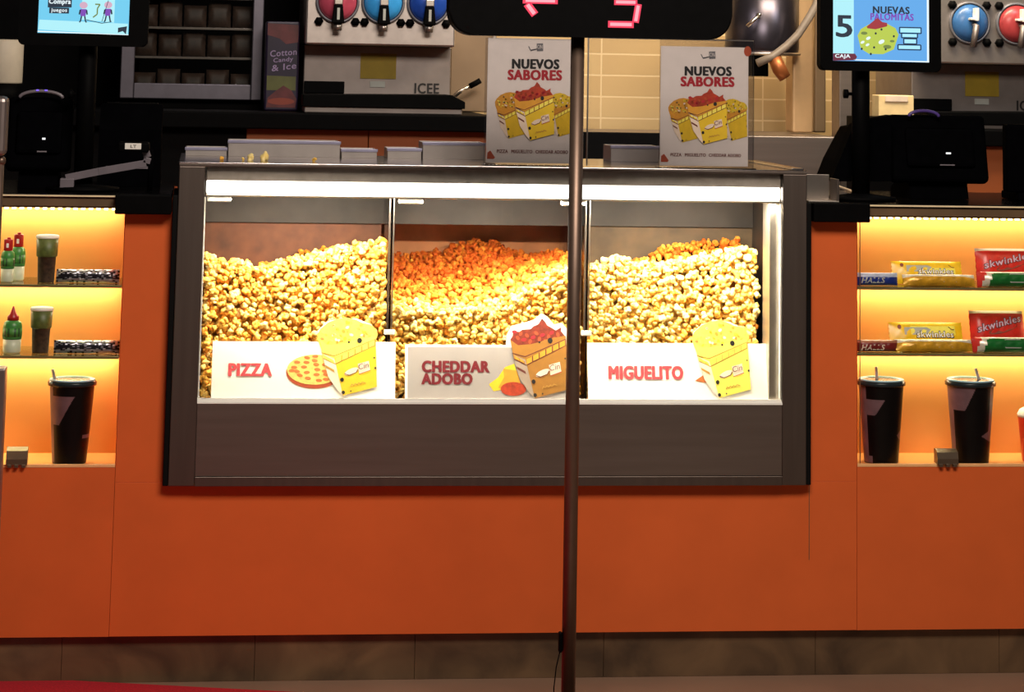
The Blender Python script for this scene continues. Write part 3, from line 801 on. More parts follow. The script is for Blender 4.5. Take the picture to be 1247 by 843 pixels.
# ================================================================== STEEL BINS AND CRUMBS ON THE CASE TOP
BINS = mat('satin_bin_steel', C(186, 178, 174), 0.35, 0.55, var=0.08, scale=18)
BINTOP = mat('bluish_bin_rim', C(170, 168, 196), 0.3, 0.5)
def steel_bin(label, box, Y, depth, lidded):
    x0, x1, z0, z1 = rect(*box, Y)
    z0 = CZ1 + 0.001; z1 = max(z1, z0 + 0.012)
    r = thing('steel_bin', label, 'steel bin', ((x0 + x1) / 2, Y + depth / 2, z0), 'steel bins along the back of the case top')
    b = MB(); t = 0.003
    b.box(x0, x1, Y, Y + t, z0, z1, BINS, 0.0008); b.box(x0, x1, Y + depth - t, Y + depth, z0, z1, BINS, 0.0008)
    b.box(x0, x0 + t, Y + t, Y + depth - t, z0, z1, BINS, 0.0008); b.box(x1 - t, x1, Y + t, Y + depth - t, z0, z1, BINS, 0.0008)
    b.box(x0 + t, x1 - t, Y + t, Y + depth - t, z0, z0 + t, BINS); b.build('pan', r)
    b = MB(); b.box(x0 - 0.002, x1 + 0.002, Y - 0.003, Y + 0.002, z1 - 0.006, z1 + 0.001, BINTOP, 0.001); b.build('rim', r)
steel_bin('low steel bin at the far left end of the case top', (226, 180, 276, 190), 0.36, 0.12, 0)
steel_bin('long tall steel bin on the case top above the pizza bin', (278, 172, 414, 192), 0.36, 0.13, 0)
steel_bin('small steel bin just right of the long steel bin on the case top', (416, 182, 459, 193), 0.36, 0.12, 0)
steel_bin('small bright steel bin left of the bin beside the left poster', (472, 181, 513, 194), 0.36, 0.12, 0)
steel_bin('tall steel bin beside the left edge of the left poster', (515, 174, 591, 195), 0.36, 0.13, 0)
steel_bin('steel bin on the case top between thin pole and right poster', (744, 178, 803, 196), 0.36, 0.12, 0)
for i, (px, py, w) in enumerate([(270, 189, 'pinkish'), (296, 194, 'tiny'), (305, 191, 'white'), (322, 191, 'larger greenish yellow'), (383, 192, 'single')]):
    Y = 0.10
    p = V(px, py, Y); kv, kf = KS[i]; rr = [0.006, 0.005, 0.009, 0.013, 0.006][i]
    me = mesh_np('popcorn_crumb', kv * rr, kf, np.full(len(kv), [0.5, 0.3, 0.15, 0.2, 0.4][i]))
    o = bpy.data.objects.new('popcorn_crumb', me); COL.objects.link(o)
    o.location = (p.x, Y, CZ1 + 0.001 + rr * 0.8)
    tag(o, ['small orange popcorn crumb, leftmost of the crumbs on the case top', 'tiny popcorn crumb left of the white one on the case top', 'white popcorn crumb left of the largest crumb on the case top', 'largest greenish yellow popcorn crumb on the case top', 'lone small popcorn crumb, rightmost on the case top'][i], 'popcorn', 'popcorn crumbs on the case top')

# ================================================================== NICHE GOODS
def bottle(label, px0, px1, pyb, pyt, Y, cap, zb, grp):
    x0, x1, _, zt = rect(px0, pyt, px1, pyb, Y)
    cx = (x0 + x1) / 2; R = (x1 - x0) / 2; h = zt - zb
    r = thing('sauce_bottle', label, 'bottle', (cx, Y, zb), grp)
    b = MB(); b.lathe([(R * .8, 0), (R * .92, .004), (R * .95, h * .30), (R * .9, h * .3)], (cx, Y, zb), CLEARB, 28); b.build('bottom', r)
    b = MB(); b.lathe([(R * .96, h * .30), (R, h * .34), (R, h * .58), (R * .9, h * .66), (R * .6, h * .70), (R * .5, h * .72)], (cx, Y, zb), GREENB, 28)
    body = b.build('body', r)
    b = MB(); b.lathe([(R * 1.02, h * .36), (R * 1.02, h * .54)], (cx, Y, zb), GREENL, 28, lambda c, s, z: (int((c + 2) * 6) + int(z * 300)) % 3 == 0, GREEND); b.build('label', body)
    b = MB()
    if cap == 'flip':
        b.lathe([(R * .62, h * .70), (R * .66, h * .72), (R * .66, h * .93), (R * .6, h * .96)], (cx, Y, zb), REDCAP, 24)
        b.box(cx - R * .2, cx + R * .3, Y - R * .2, Y + R * .2, zb + h * .96, zb + h, REDCAP, 0.001)
        b.box(cx - R * .25, cx + R * .1, Y - R * .70, Y - R * .6, zb + h * .77, zb + h * .87, WHITE, 0.001)
    else:
        b.lathe([(R * .62, h * .70), (R * .62, h * .78), (R * .35, h * .84), (R * .14, h * .96), (R * .06, h)], (cx, Y, zb), REDCAP, 24)
    b.build('cap', r)
CLEARB = mat('milky_plastic', C(206, 212, 186), 0.35, var=0.06)
GREENB = mat('green_plastic', C(66, 138, 66), 0.35)
GREENL = mat('green_label', C(74, 142, 60), 0.5, var=0.3, scale=130)
GREEND = mat('dark_green_print', C(40, 80, 46), 0.5, var=0.3, scale=130)
REDCAP = mat('red_plastic', C(176, 26, 30), 0.35)
OLIVE = mat('olive_print', C(84, 96, 44), 0.45, var=0.3, scale=90)
OLIVED = mat('dark_brown_seasoning', C(66, 48, 34), 0.6, var=0.5, scale=120)
FOIL = mat('silver_foil', C(190, 188, 200), 0.3, 0.8, var=0.25, scale=90, bump=0.5)
FOILD = mat('black_foil_print', C(30, 26, 34), 0.35, 0.3, var=0.3, scale=90, bump=0.4)
def tumbler(label, px0, px1, pyb, pyt, Y, zb):
    x0, x1, _, zt = rect(px0, pyt, px1, pyb, Y); cx = (x0 + x1) / 2; R = (x1 - x0) / 2; h = zt - zb
    r = thing('seasoning_shaker', label, 'shaker', (cx, Y, zb), 'seasoning shakers in the left niche')
    b = MB(); b.lathe([(R * .70, 0), (R * .73, .003), (R * .8, h * .55), (R * .86, h * .56)], (cx, Y, zb), OLIVED, 28); b.build('body', r)
    b = MB(); b.lathe([(R * .88, h * .54), (R * .92, h * .56), (R * .98, h * .93)], (cx, Y, zb), OLIVE, 28, lambda c, s, z: z > h * .8 and int(z * 500) % 3 == 0, OLIVED); b.build('label', r)
    b = MB(); b.lathe([(R * .98, h * .925), (R * 1.02, h * .94), (R * 1.02, h * .985), (R * .94, h)], (cx, Y, zb), WHITE, 28); b.build('lid', r)
def pillow(mb, F, T, mt, nu=28, nv=12, crimp=0.06, wav=0.0, mtf=None):
    """soft sealed packet: two bulged sheets meeting at crimped ends"""
    def h(u, v):
        e = max(0.0, min(1, min(u, 1 - u) / 0.22)); e = math.sin(e * math.pi / 2)
        w = math.sqrt(max(0, 1 - (2 * v - 1) ** 2))
        return T * (0.08 + 0.92 * e * w) + wav * math.sin(u * 37 + v * 9) * e * w
    for side in (1, -1):
        vs = []; fs = []
        for j in range(nv + 1):
            for i in range(nu + 1):
                u, v = i / nu, j / nv
                a0, b0, a1, b1 = F.art
                hh = F.h; F.h = (lambda uu, vv: side * h(uu, vv))
                x, y = a0 + u * (a1 - a0), b0 + v * (b1 - b0)
                if i in (0, nu): x += (0.012 if j % 2 else 0) * (a1 - a0) * (1 if i == 0 else -1)
                p = F(x, y, 0); F.h = hh
                vs.append(p)
        for j in range(nv):
            for i in range(nu):
                q = [j * (nu + 1) + i, (j + 1) * (nu + 1) + i, (j + 1) * (nu + 1) + i + 1, j * (nu + 1) + i + 1]
                mm = mtf((i + .5) / nu, (j + .5) / nv) if mtf else mt
                o = len(mb.v)
                fs.append((q if side == 1 else q[::-1], mm))
        o = len(mb.v); mb.v += vs
        for f, mm in fs:
            mb.f.append([k + o for k in f]); mb.m.append(mb.mi(mm)); mb.smooth.append(True)
    F.h = h
    return h
def packet(name, label, cat, box, Y, zb, T, mt, tilt=0.0, grp=None, mtf=None, art=None, wav=0.0006):
    x0, x1, z0, z1 = rect(*box, Y); hgt = z1 - z0
    if zb is not None: z0 = zb; z1 = z0 + hgt
    r = thing(name, label, cat, ((x0 + x1) / 2, Y, z0), grp)
    F = Frame(x0, x1, z0 + 0.001, z1, Y, box, tilt)
    b = MB(); pillow(b, F, T, mt, wav=wav, mtf=mtf); b.build('wrapper', r)
    if art:
        for nm, fn in art:
            b = MB(); fn(b, F); b.build(nm, r)
    return r
su, sl = SHELFZ[(True, 347)], SHELFZ[(True, 434)]
ru, rl = SHELFZ[(False, 350.5)], SHELFZ[(False, 431)]
bg = 'green sauce bottles in the left niche'
bottle('green sauce bottle with red flip cap, foremost of the pair on the upper left shelf', 1, 18, 345, 289, 0.06, 'flip', su, bg)
bottle('green sauce bottle with red cap standing behind its twin on the upper left shelf', 13, 31, 343, 283, 0.105, 'flip', su, bg)
bottle('green sauce bottle with pointed red cap on the lower left shelf', 3.5, 27, 432, 373, 0.06, 'tip', sl, bg)
tumbler('dark seasoning shaker with white lid on the upper left shelf', 43, 71, 344, 286, 0.07, su)
tumbler('dark seasoning shaker with white lid on the lower left shelf', 36, 64, 432, 374, 0.07, sl)
SRND = np.random.default_rng(5).random((40, 16))
def silver_art(u, v):
    q = SRND[int(u * 39.9), int(v * 15.9)]
    if v < 0.45: return FOILD if q > 0.72 else FOIL
    if v < 0.75: return FOILD if q > 0.12 else FOIL
    return FOILD if q > 0.8 else FOIL
packet('foil_packet', 'crinkled silver and black foil packet on the upper left shelf', 'packet', (68, 327, 146, 344), 0.05, su, 0.014, FOIL, 0.25, 'foil packets in the left niche', silver_art, wav=0.0015)
packet('foil_packet', 'crinkled silver and black foil packet on the lower left shelf', 'packet', (65, 415.5, 146, 432), 0.05, sl, 0.014, FOIL, 0.25, 'foil packets in the left niche', silver_art, wav=0.0015)

CUPB = mat('black_cup_plastic', C(9, 8, 9), 0.35, var=0.3, scale=20, spec=0.25)
MAUVE = mat('mauve_print_and_glint', C(112, 84, 90), 0.4, var=0.25, scale=26)
LIDM = mat('smoked_lid_plastic', C(34, 44, 48), 0.25, var=0.1, spec=0.25)
LIDR = mat('pale_lid_rim', C(166, 206, 222), 0.3, spec=0.3)
STRAW = mat('pale_pink_straw', C(250, 228, 222), 0.4)
def big_cup(label, px0, px1, mask, strawpx, Y=0.062):
    x0, x1, _, zt = rect(px0, 466, px1, 569, Y)
    cx = (x0 + x1) / 2; R = (x1 - x0) / 2 * 0.97; zb = NZ0 + 0.0005; h = V(70 if px0 < 600 else 1128, 467, Y).z - zb
    r = thing('soda_cup', label, 'cup', (cx, Y, zb), 'large dark soda cups in the niches')
    n = 110; pf = [(R * .72, 0.0), (R * .74, 0.002)] + [(R * (.74 + .24 * k / n), h * k / n) for k in range(1, n + 1)]
    b = MB(); b.lathe(pf, (cx, Y, zb), CUPB, 150, (lambda c, s, z: s < 0.2 and mask(c, z / h)), MAUVE); b.build('body', r)
    b = MB(); b.lathe([(R * .97, h - .004), (R * 1.06, h - .003), (R * 1.07, h + .004), (R * 1.0, h + .008), (R * .92, h + .009)], (cx, Y, zb), LIDM, 48)
    lid = b.build('lid', r)
    b = MB(); b.lathe([(R * 1.0, h + .008), (R * .98, h + .011), (R * .84, h + .011), (R * .80, h + .007)], (cx, Y, zb), LIDR, 48); b.build('lid_rim', lid)
    s0 = V(strawpx[0], strawpx[1], Y); s1 = V(strawpx[2], strawpx[3], Y)
    b = MB(); b.tube([(s0.x, Y, zb + h + .004), (s1.x, Y, s1.z)], 0.0036, STRAW, 12); b.build('straw', r)
big_cup('black soda cup with mauve swirl and straw in the left niche', 57, 115,
        lambda u, v: (u < -.15 + (v - .7) * 2.0 and .5 < v < .86) or u < -.84 or (u > .68 and .33 < v < .37), (67, 470, 64, 450))  # mauve swirl print; the small mark at the right is a painted highlight
big_cup('black soda cup with straw at the inner end of the right niche', 1045, 1101,
        lambda u, v: (u < -.35 + (v - .7) * 2.2 and .62 < v < .82) or u < -.86 or (u > .62 + abs(v - .36) * 4 and .3 < v < .44) or (u < -.7 and v < .1), (1068, 468, 1067, 447))
big_cup('black soda cup with mauve edges behind a small grey clip in the right niche', 1153, 1211,
        lambda u, v: (u > .66 + (0.25 if v < .3 else 0)) or (u < -.5 + (v - .7) * 1.6 and v > .68) or u < -.93 or (u > .25 + abs(v - .36) * 7 and .28 < v < .44), (1193, 468, 1188, 449))
def clip(label, px0, px1, py0, py1, Y=-0.018):
    x0, x1, _, z1 = rect(px0, py0, px1, py1, Y)
    r = thing('shelf_clip', label, 'shelf clip', ((x0 + x1) / 2, 0.0, NZ0), 'grey shelf clips')
    b = MB(); z0 = NZ0 + 0.0062
    b.prismx([(0.020, z0), (0.020, z1), (0.008, z1 + .001), (-0.006, z1 - .006), (-0.010, z0 + .012), (-0.010, z0)], x0, x1, CLIPM); b.build('body', r)
    b = MB()
    for k in range(3):
        a = x0 + (x1 - x0) * (.08 + .33 * k); b.box(a, a + (x1 - x0) * .18, -0.012, -0.002, NZ0, z0 + .001, CLIPM, .001)
    b.build('foot', r)
CLIPM = mat('grey_clip_metal', C(120, 104, 88), 0.35, 0.7, var=0.1)
clip('small grey shelf clip at the left end of the left niche floor', 7, 33, 547, 569)
clip('small grey shelf clip in front of the right soda cup', 1143, 1168.5, 549, 569)

# --- sweets in the right niche
BLUEW = mat('blue_wrapper', C(30, 50, 130), 0.3, var=0.15, scale=50)
BLUEL = mat('pale_blue_wrapper', C(176, 188, 214), 0.3, var=0.1, scale=50)
MAROON = mat('maroon_wrapper', C(120, 36, 34), 0.3, var=0.2, scale=50)
TANW = mat('brown_pink_wrapper', C(170, 108, 84), 0.3, var=0.2, scale=50)
YW_ = mat('yellow_wrapper', C(240, 196, 30), 0.3, var=0.08, scale=60)
GOLD = mat('gold_wrapper', C(214, 160, 40), 0.3, 0.2, var=0.25, scale=70, bump=0.3)
SILV = mat('pale_wrapper', C(222, 214, 196), 0.3, 0.2, var=0.2, scale=70)
REDW = mat('red_wrapper', C(206, 44, 34), 0.3, var=0.12, scale=60)
GREENW = mat('green_wrapper', C(24, 104, 44), 0.3, var=0.25, scale=60)
LILAC = mat('lilac_print', C(206, 170, 196), 0.4)
GREYL = mat('light_grey_print', C(180, 182, 176), 0.4)
REDB = mat('brown_red_print', C(140, 60, 44), 0.4)
sg = 'sweet packets in the right niche'
def halls(m1, ink): return [('lettering', lambda b, F: text(b, F, 'HALLS', F.art[0] + 6, F.art[1] + 6, F.art[0] + 33, F.art[1] + 13, ink, 2, 0.03, skew=1.5))]
packet('candy_stick', 'blue wrapped candy stick on the upper right shelf', 'candy', (1042, 331.5, 1093, 347.5), 0.035, ru, 0.013, BLUEW, 0.1, sg, lambda u, v: BLUEL if v < .32 else BLUEW, halls(0, GREYL))
packet('candy_stick', 'maroon wrapped candy stick on the lower right shelf', 'candy', (1042, 414.5, 1093, 429), 0.035, rl, 0.012, MAROON, 0.1, sg, lambda u, v: TANW if v < .25 else MAROON, halls(0, CREAM))
def yellow_art(b, F):
    x0, y0, x1, y1 = F.art; w, h = x1 - x0, y1 - y0
    poly(b, F, [(x0 + w * k, y0 + h * t) for k, t in ((.2, .22), (.5, .22), (.56, .3), (.5, .5), (.2, .5))], GREYL, 2)
    text(b, F, 'skwinkles', x0 + w * .36, y0 + h * .36, x0 + w * .86, y0 + h * .62, INK, 3, 0.06)
    text(b, F, 'skwinkles', x0 + w * .365, y0 + h * .38, x0 + w * .855, y0 + h * .60, WHITE, 5, 0.015)
    poly(b, F, ell(x0 + w * .14, y0 + h * .2, w * .025, h * .09, 10), REDB, 2)
    stroke(b, F, [(x0 + w * .8, y0 + h * .2), (x0 + w * .84, y0 + h * .3), (x0 + w * .88, y0 + h * .3)], h * .03, BROWNINK, 2)
packet('candy_bag', 'yellow candy bag leaning up on the upper right shelf', 'candy', (1087, 320, 1173, 349), 0.085, ru, 0.011, YW_, 0.35, sg, lambda u, v: YELL if .3 < v < .62 and .45 < u < .9 else YW_, [('print', yellow_art)])
packet('candy_bag', 'yellow candy bag leaning up on the lower right shelf', 'candy', (1084, 396, 1174, 430), 0.085, rl, 0.011, YW_, 0.35, sg, lambda u, v: YELL if .2 < v < .5 and .3 < u < .9 else YW_, [('print', yellow_art)])
def band_art(b, F):
    x0, y0, x1, y1 = F.art; w, h = x1 - x0, y1 - y0
    stroke(b, F, [(x0 + w * .55, y0 + h * .2), (x0 + w * .55, y0 + h * .8)], w * .012, SILV, 2); stroke(b, F, [(x0 + w * .72, y0 + h * .2), (x0 + w * .72, y0 + h * .8)], w * .012, SILV, 2)
packet('candy_bag', 'gold candy bag lying flat before the yellow one on the upper right shelf', 'candy', (1100, 335, 1188, 350.5), 0.03, ru, 0.014, GOLD, 0.5, sg, lambda u, v: SILV if v < .3 else GOLD, [('print', band_art)])
packet('candy_bag', 'gold candy bag lying flat before the yellow one on the lower right shelf', 'candy', (1091, 414, 1185, 430.5), 0.03, rl, 0.014, GOLD, 0.5, sg, lambda u, v: SILV if v < .3 else GOLD, [('print', band_art)])
def red_art(b, F):
    x0, y0, x1, y1 = F.art; w, h = x1 - x0, y1 - y0
    poly(b, F, ell(x0 + w * .58, y0 + h * .5, w * .28, h * .10, 16, -0.3), REDB, 2)
    text(b, F, 'skwinkles', x0 + w * .12, y0 + h * .40, x0 + w * .93, y0 + h * .60, INK, 3, 0.055, rise=h * .30)
    text(b, F, 'skwinkles', x0 + w * .125, y0 + h * .41, x0 + w * .925, y0 + h * .595, LILAC, 5, 0.02, rise=h * .30)
packet('candy_bag', 'red candy bag leaning up on the upper right shelf', 'candy', (1190, 306, 1262, 351), 0.09, ru, 0.016, REDW, 0.28, sg, lambda u, v: CREAM if v < .08 else REDW, [('print', red_art)])
packet('candy_bag', 'red candy bag leaning up on the lower right shelf', 'candy', (1183, 383, 1249, 431), 0.09, rl, 0.016, REDW, 0.28, sg, lambda u, v: CREAM if v < .08 else REDW, [('print', red_art)])
def green_art(b, F):
    x0, y0, x1, y1 = F.art; w, h = x1 - x0, y1 - y0
    c = [(x0 + w * .5, y0 + h * .25), (x0 + w * .74, y0 + h * .25), (x0 + w * .74, y0 + h * .8), (x0 + w * .5, y0 + h * .8), (x0 + w * .5, y0 + h * .25)]
    stroke(b, F, c, h * .06, GREYL, 2)
def green_m(u, v): return REDW if u < .16 - .1 * v else (SILV if u < .26 - .1 * v or v < .15 else GREENW)
packet('candy_bag', 'green candy bag lying flat before the red one on the upper right shelf', 'candy', (1190, 332, 1268, 351), 0.03, ru, 0.017, GREENW, 0.35, sg, green_m, [('print', green_art)])
packet('candy_bag', 'green candy bag lying flat before the red one on the lower right shelf', 'candy', (1184, 413, 1262, 432), 0.03, rl, 0.017, GREENW, 0.35, sg, green_m, [('print', green_art)])
x0 = V(1240.5, 530, 0.07).x; zt = V(1246, 508, 0.07).z - NZ0
r = thing('souvenir_cup', 'red cup with white knob lid cut off by the right picture edge', 'cup', (x0 + 0.05, 0.07, NZ0 + 0.0005))
b = MB(); b.lathe([(.038, 0), (.040, .003), (.049, zt - .003), (.049, zt)], (x0 + .05, .07, NZ0 + .0005), REDW, 40); b.build('body', r)
b = MB(); b.lathe([(.05, zt), (.051, zt + .006), (.045, zt + .016), (.03, zt + .024), (.012, zt + .03), (0.0001, zt + .032)], (x0 + .05, .07, NZ0 + .0005), WHITE, 40); b.build('lid', r)

# ================================================================== QUEUE DISPLAY ON ITS POLE
PY = -0.6
POLE = mat('satin_pole_metal', C(118, 98, 86), 0.42, 0.75, var=0.05, scale=40)
ptop = V(706.5, 40, PY); pm = V(697, 500, PY)
pole = thing('queue_display', 'black queue display with red arrow and number on a thin floor pole', 'queue display', (pm.x, PY, 0))
b = MB(); b.tube([(pm.x, PY, 0.012), (pm.x, PY, ptop.z + 0.05)], 0.0145, POLE, 24); b.build('pole', pole)
b = MB(); b.lathe([(0.15, 0.0), (0.15, 0.006), (0.14, 0.011), (0.02, 0.016), (0.02, 0.03), (0.013, 0.032)], (pm.x, PY, 0), POLE, 48); b.build('base', pole)
def rrect(x0, x1, z0, z1, r, n=8):
    pts = []
    for cx, cz, a in ((x1 - r, z1 - r, 0), (x0 + r, z1 - r, 90), (x0 + r, z0 + r, 180), (x1 - r, z0 + r, 270)):
        for k in range(n + 1):
            t = math.radians(a + 90 * k / n); pts.append((cx + r * math.cos(t), cz + r * math.sin(t)))
    return pts
x0, x1, z0, z1 = rect(545, -56, 886, 46, PY)
b = MB(); b.prism(rrect(x0, x1, z0, z1, 0.05), PY - 0.05, PY + 0.02, BLACK, 0.004); hs = b.build('display_housing', pole)
F = Frame(x0, x1, z0, z1, PY - 0.0515, (545, -56, 886, 46))
def seg(b, pts, m, l): poly(b, F, pts, m, l)
b = MB()
def bar(p0, p1, w, b):  # each segment's red glow halo and pale core are painted as strokes
    stroke(b, F, [p0, p1], w * 1.25, LEDR, 1); 
    d = (p1[0] - p0[0], p1[1] - p0[1])
    stroke(b, F, [(p0[0] + d[0] * .08, p0[1] + d[1] * .08), (p0[0] + d[0] * .92, p0[1] + d[1] * .92)], w * .6, LEDRC, 2)
bar((632, 3), (674, 3), 6, b); bar((637, 7), (647, 20), 7.5, b); bar((637, -1), (647, -14), 7.5, b)
b.build('arrow', hs)
b = MB()
bar((742, 2.5), (770, 2.5), 6, b); bar((771.5, 4.5), (768, 27), 6.5, b); bar((735, 29.5), (766, 29.5), 6.5, b)
bar((742, 0), (745, -22), 5.5, b); bar((747, -24), (776, -24), 5.5, b)
b.build('number', hs)
b = MB(); cl = V(682.5, 782, PY); b.box(cl.x - .004, pm.x - .0142, PY - .008, PY + .008, cl.z - .02, cl.z + .02, BLACK, .003)
b.tube([(cl.x, PY, cl.z - .015), (cl.x - .008, PY, cl.z - .05), (cl.x - .012, PY, cl.z - .09), (cl.x - .01, PY, .006)], 0.0012, BLACK, 6); b.build('cable_clip', pole)

# ================================================================== STEEL POST AT THE LEFT EDGE
ey = -0.25
POSTM = mat('grey_post_steel', C(150, 138, 136), 0.4, 0.8, var=0.05)
xe = V(8, 450, ey).x - .004; xu = V(6, 195, ey).x - .010
post = thing('steel_post', 'grey steel barrier post cut off by the left picture edge', 'post', (xe - 0.03, ey, 0))
def pz(y): return V(4, y, ey).z
b = MB(); b.box(xe - .07, xe + .004, ey - .03, ey + .03, 0.01, pz(447), POSTM, .004); b.build('lower_sleeve', post)
b = MB(); b.tube([(xu, ey, pz(449)), (xu, ey, pz(192))], .009, POLE, 16); b.sphere((xu + .001, ey, pz(196)), .0115, POLE); b.build('upright', post)
b = MB(); b.box(xe - .10, V(9.5, 150, ey).x, ey - .03, ey + .03, pz(190), pz(117), POSTM, .012, 3); b.build('head_box', post)
b = MB(); b.lathe([(.14, 0), (.14, .006), (.05, .012)], (xe - .03, ey, 0), POSTM, 40); b.build('base', post)
# red mat
m = MB(); z = 0.006
def fl(px, py):
    d = fwd + rgt * ((px - W / 2) / FPX) - upv * ((py - V0) / FPX); t = (z - EYE) / d.z
    return (d.x * t, -DIST + d.y * t)
a = fl(-120, 818); c = fl(400, 845); k = 1.6
dx, dy = c[0] - a[0], c[1] - a[1]
pts = [a, (a[0] + dx * 1.5, a[1] + dy * 1.5), (a[0] + dx * 1.5 + dy * 1.2, a[1] + dy * 1.5 - dx * 1.2), (a[0] + dy * 1.2, a[1] - dx * 1.2)]
vs = [(p[0], p[1], 0.0003) for p in pts] + [(p[0], p[1], z) for p in pts]
m.add(vs, [[0, 1, 2, 3], [7, 6, 5, 4]] + [[i, i + 4, (i + 1) % 4 + 4, (i + 1) % 4] for i in range(4)], mat('red_carpet', C(190, 22, 40), 0.9, var=0.15, scale=200, bump=0.4))
tag(m.build('floor_mat', origin=(a[0], a[1], 0)), 'red floor mat at the bottom left in front of the counter', 'mat')

# ================================================================== SCREENS ON THE COUNTER
SCB = glow('screen_sky_blue', C(110, 205, 240), 1.0); SCL = glow('screen_pale_cyan', C(175, 240, 250), 1.0); SCM = glow('screen_mid_blue', C(95, 170, 235), 1.0)
SCD = glow('screen_navy', C(16, 40, 62), 0.9); SCW = glow('screen_white', C(235, 250, 255), 1.0); SCP = glow('screen_purple', C(130, 70, 190), 0.9)
SCK = glow('screen_skin', C(222, 180, 205), 0.9); SCG = glow('screen_lime', C(190, 210, 80), 0.95); SCR = glow('screen_red', C(170, 50, 60), 0.9)
SCGD = glow('screen_olive', C(120, 140, 70), 0.9); SCWINE = glow('screen_wine', C(110, 30, 60), 0.9)
def monitor(label, body, scr, Y, poleX, pbase):
    x0, x1, z0, z1 = rect(*body, Y); px = V(poleX, (body[3] + 215) / 2, Y).x
    r = thing('menu_monitor', label, 'monitor', (px, Y + 0.06, ZC))
    b = MB(); b.prism(rrect(x0, x1, z0, z1, 0.014), Y, Y + 0.035, BLACK, 0.003); cas = b.build('casing', r)
    b = MB(); b.tube([(px, Y + .06, ZC + .012), (px, Y + .06, z0 + .08)], 0.022, BLACK, 20)
    b.box(px - .03, px + .03, Y + .034, Y + .085, z0 + .03, z0 + .11, BLACK, .004); b.build('stand_pole', r)
    b = MB(); b.lathe([(.085, 0.0005), (.085, .008), (.03, .014), (.022, .016)], (px, Y + .06, ZC), BLACK, 36); b.build('stand_base', r)
    b = MB(); zk = V(poleX, 115, Y).z; b.tube([(px - .02, Y + .06, zk), (px - .03, Y + .06, zk), (px - .032, Y + .06, zk), (px - .042, Y + .06, zk)], [.004, .004, .011, .011], BLACK, 14); b.build('clamp_knob', r)
    sx = rect(*scr, Y)
    F = Frame(sx[0], sx[1], sx[2], sx[3], Y - 0.0005, scr)
    return r, cas, F
r, cas, F = monitor('monitor with a cyan screen of small sports figures above the left worktop', (24, -60, 182, 56), (47.5, -40, 158, 41), 0.10, 103, 0)
b = MB(); poly(b, F, [(47.5, -40), (158, -40), (158, 41), (47.5, 41)], SCB, 0); poly(b, F, [(49, 25), (157, 28), (157, 41), (48, 37)], SCL, 1)
poly(b, F, [(100, -10), (140, -10), (140, 27), (100, 24)], SCL, 1); poly(b, F, [(47.5, 38.5), (158, 41), (158, 41.8), (47.5, 40)], SCW, 2); b.build('screen', cas)
b = MB(); poly(b, F, [(58.5, -4), (87.5, -4), (87.5, 9.5), (58.5, 10)], SCD, 2); text(b, F, 'Compra', 60, -.5, 86, 7, SCW, 3, 0.03); b.build('screen_caption', cas); b = MB()
poly(b, F, [(60.5, 10), (84.5, 10), (84.5, 17), (60.5, 17)], SCD, 2); text(b, F, 'juegos', 63, 11, 82, 16.5, SCW, 3, 0.02); b.build('screen_caption', cas); b = MB()
poly(b, F, [(145, 33), (156, 31), (155, 41), (151, 37), (145, 39)], SCD, 3); b.build('screen_logo', cas)
b = MB()
def fig(cx, cy, s, c, flip=1):
    poly(b, F, ell(cx, cy - 9 * s, 5.2 * s, 4.4 * s, 14), SCK, 3)
    poly(b, F, [(cx - 4 * s, cy - 4 * s), (cx + 4 * s, cy - 4 * s), (cx + 3 * s, cy + 5 * s), (cx - 3.5 * s, cy + 5 * s)], c, 4)
    for k in (-1, 1):
        stroke(b, F, [(cx + k * 4 * s, cy - 3 * s), (cx + k * 5 * s, cy + 3 * s)], 2 * s, SCD, 4)
        stroke(b, F, [(cx + k * 2 * s, cy + 5 * s), (cx + k * 3.4 * s, cy + 12 * s), (cx + k * 4.8 * s, cy + 12.6 * s)], 1.8 * s, SCD, 4)
fig(102, 15, 0.95, SCP); b.build('screen_figure', cas); b = MB(); fig(132, 14, 0.95, SCP); b.build('screen_figure', cas); b = MB()
stroke(b, F, [(132, 0), (125, 26)], 0.7, SCD, 5); stroke(b, F, [(116, 5), (122, 5), (119, 10), (119, 17), (114, 21)], 1.6, SCGD, 3); stroke(b, F, [(106, 24), (125, 28), (136, 26)], .8, SCD, 3)
b.build('screen_picture', cas)
r, cas, F = monitor('monitor with a blue screen reading 5 and NUEVAS PALOMITAS above the right worktop', (999, -62, 1146, 87), (1014.5, -44, 1131, 75), 0.10, 1056, 0)
b = MB(); poly(b, F, [(1014.5, -44), (1131, -44), (1131, 75), (1014.5, 75)], SCM, 0); poly(b, F, [(1014.5, -44), (1039.5, -44), (1039.5, 66), (1014.5, 66)], SCL, 1)
poly(b, F, [(1014.5, 66), (1041, 66), (1043.5, 70), (1041, 74), (1014.5, 75)], SCWINE, 2); poly(b, F, [(1128.5, -44), (1131, -44), (1131, 75), (1128.5, 75)], SCW, 2)
poly(b, F, [(1039.5, 74), (1131, 75), (1131, 73.5), (1039.5, 72.8)], SCW, 2); b.build('screen', cas)
b = MB(); text(b, F, '5', 1018.5, 20, 1037, 46, SCD, 3, 0.025); b.build('screen_number', cas); b = MB(); text(b, F, 'CAJA', 1017, 67, 1035, 72.5, SCW, 3, 0.03); b.build('screen_caption', cas); b = MB()
text(b, F, 'NUEVAS', 1063, 8, 1107, 16.5, SCD, 3, 0.04); text(b, F, 'PALOMITAS', 1060, 16.5, 1112, 24.5, SCP, 3, 0.035); b.build('screen_title', cas); b = MB()
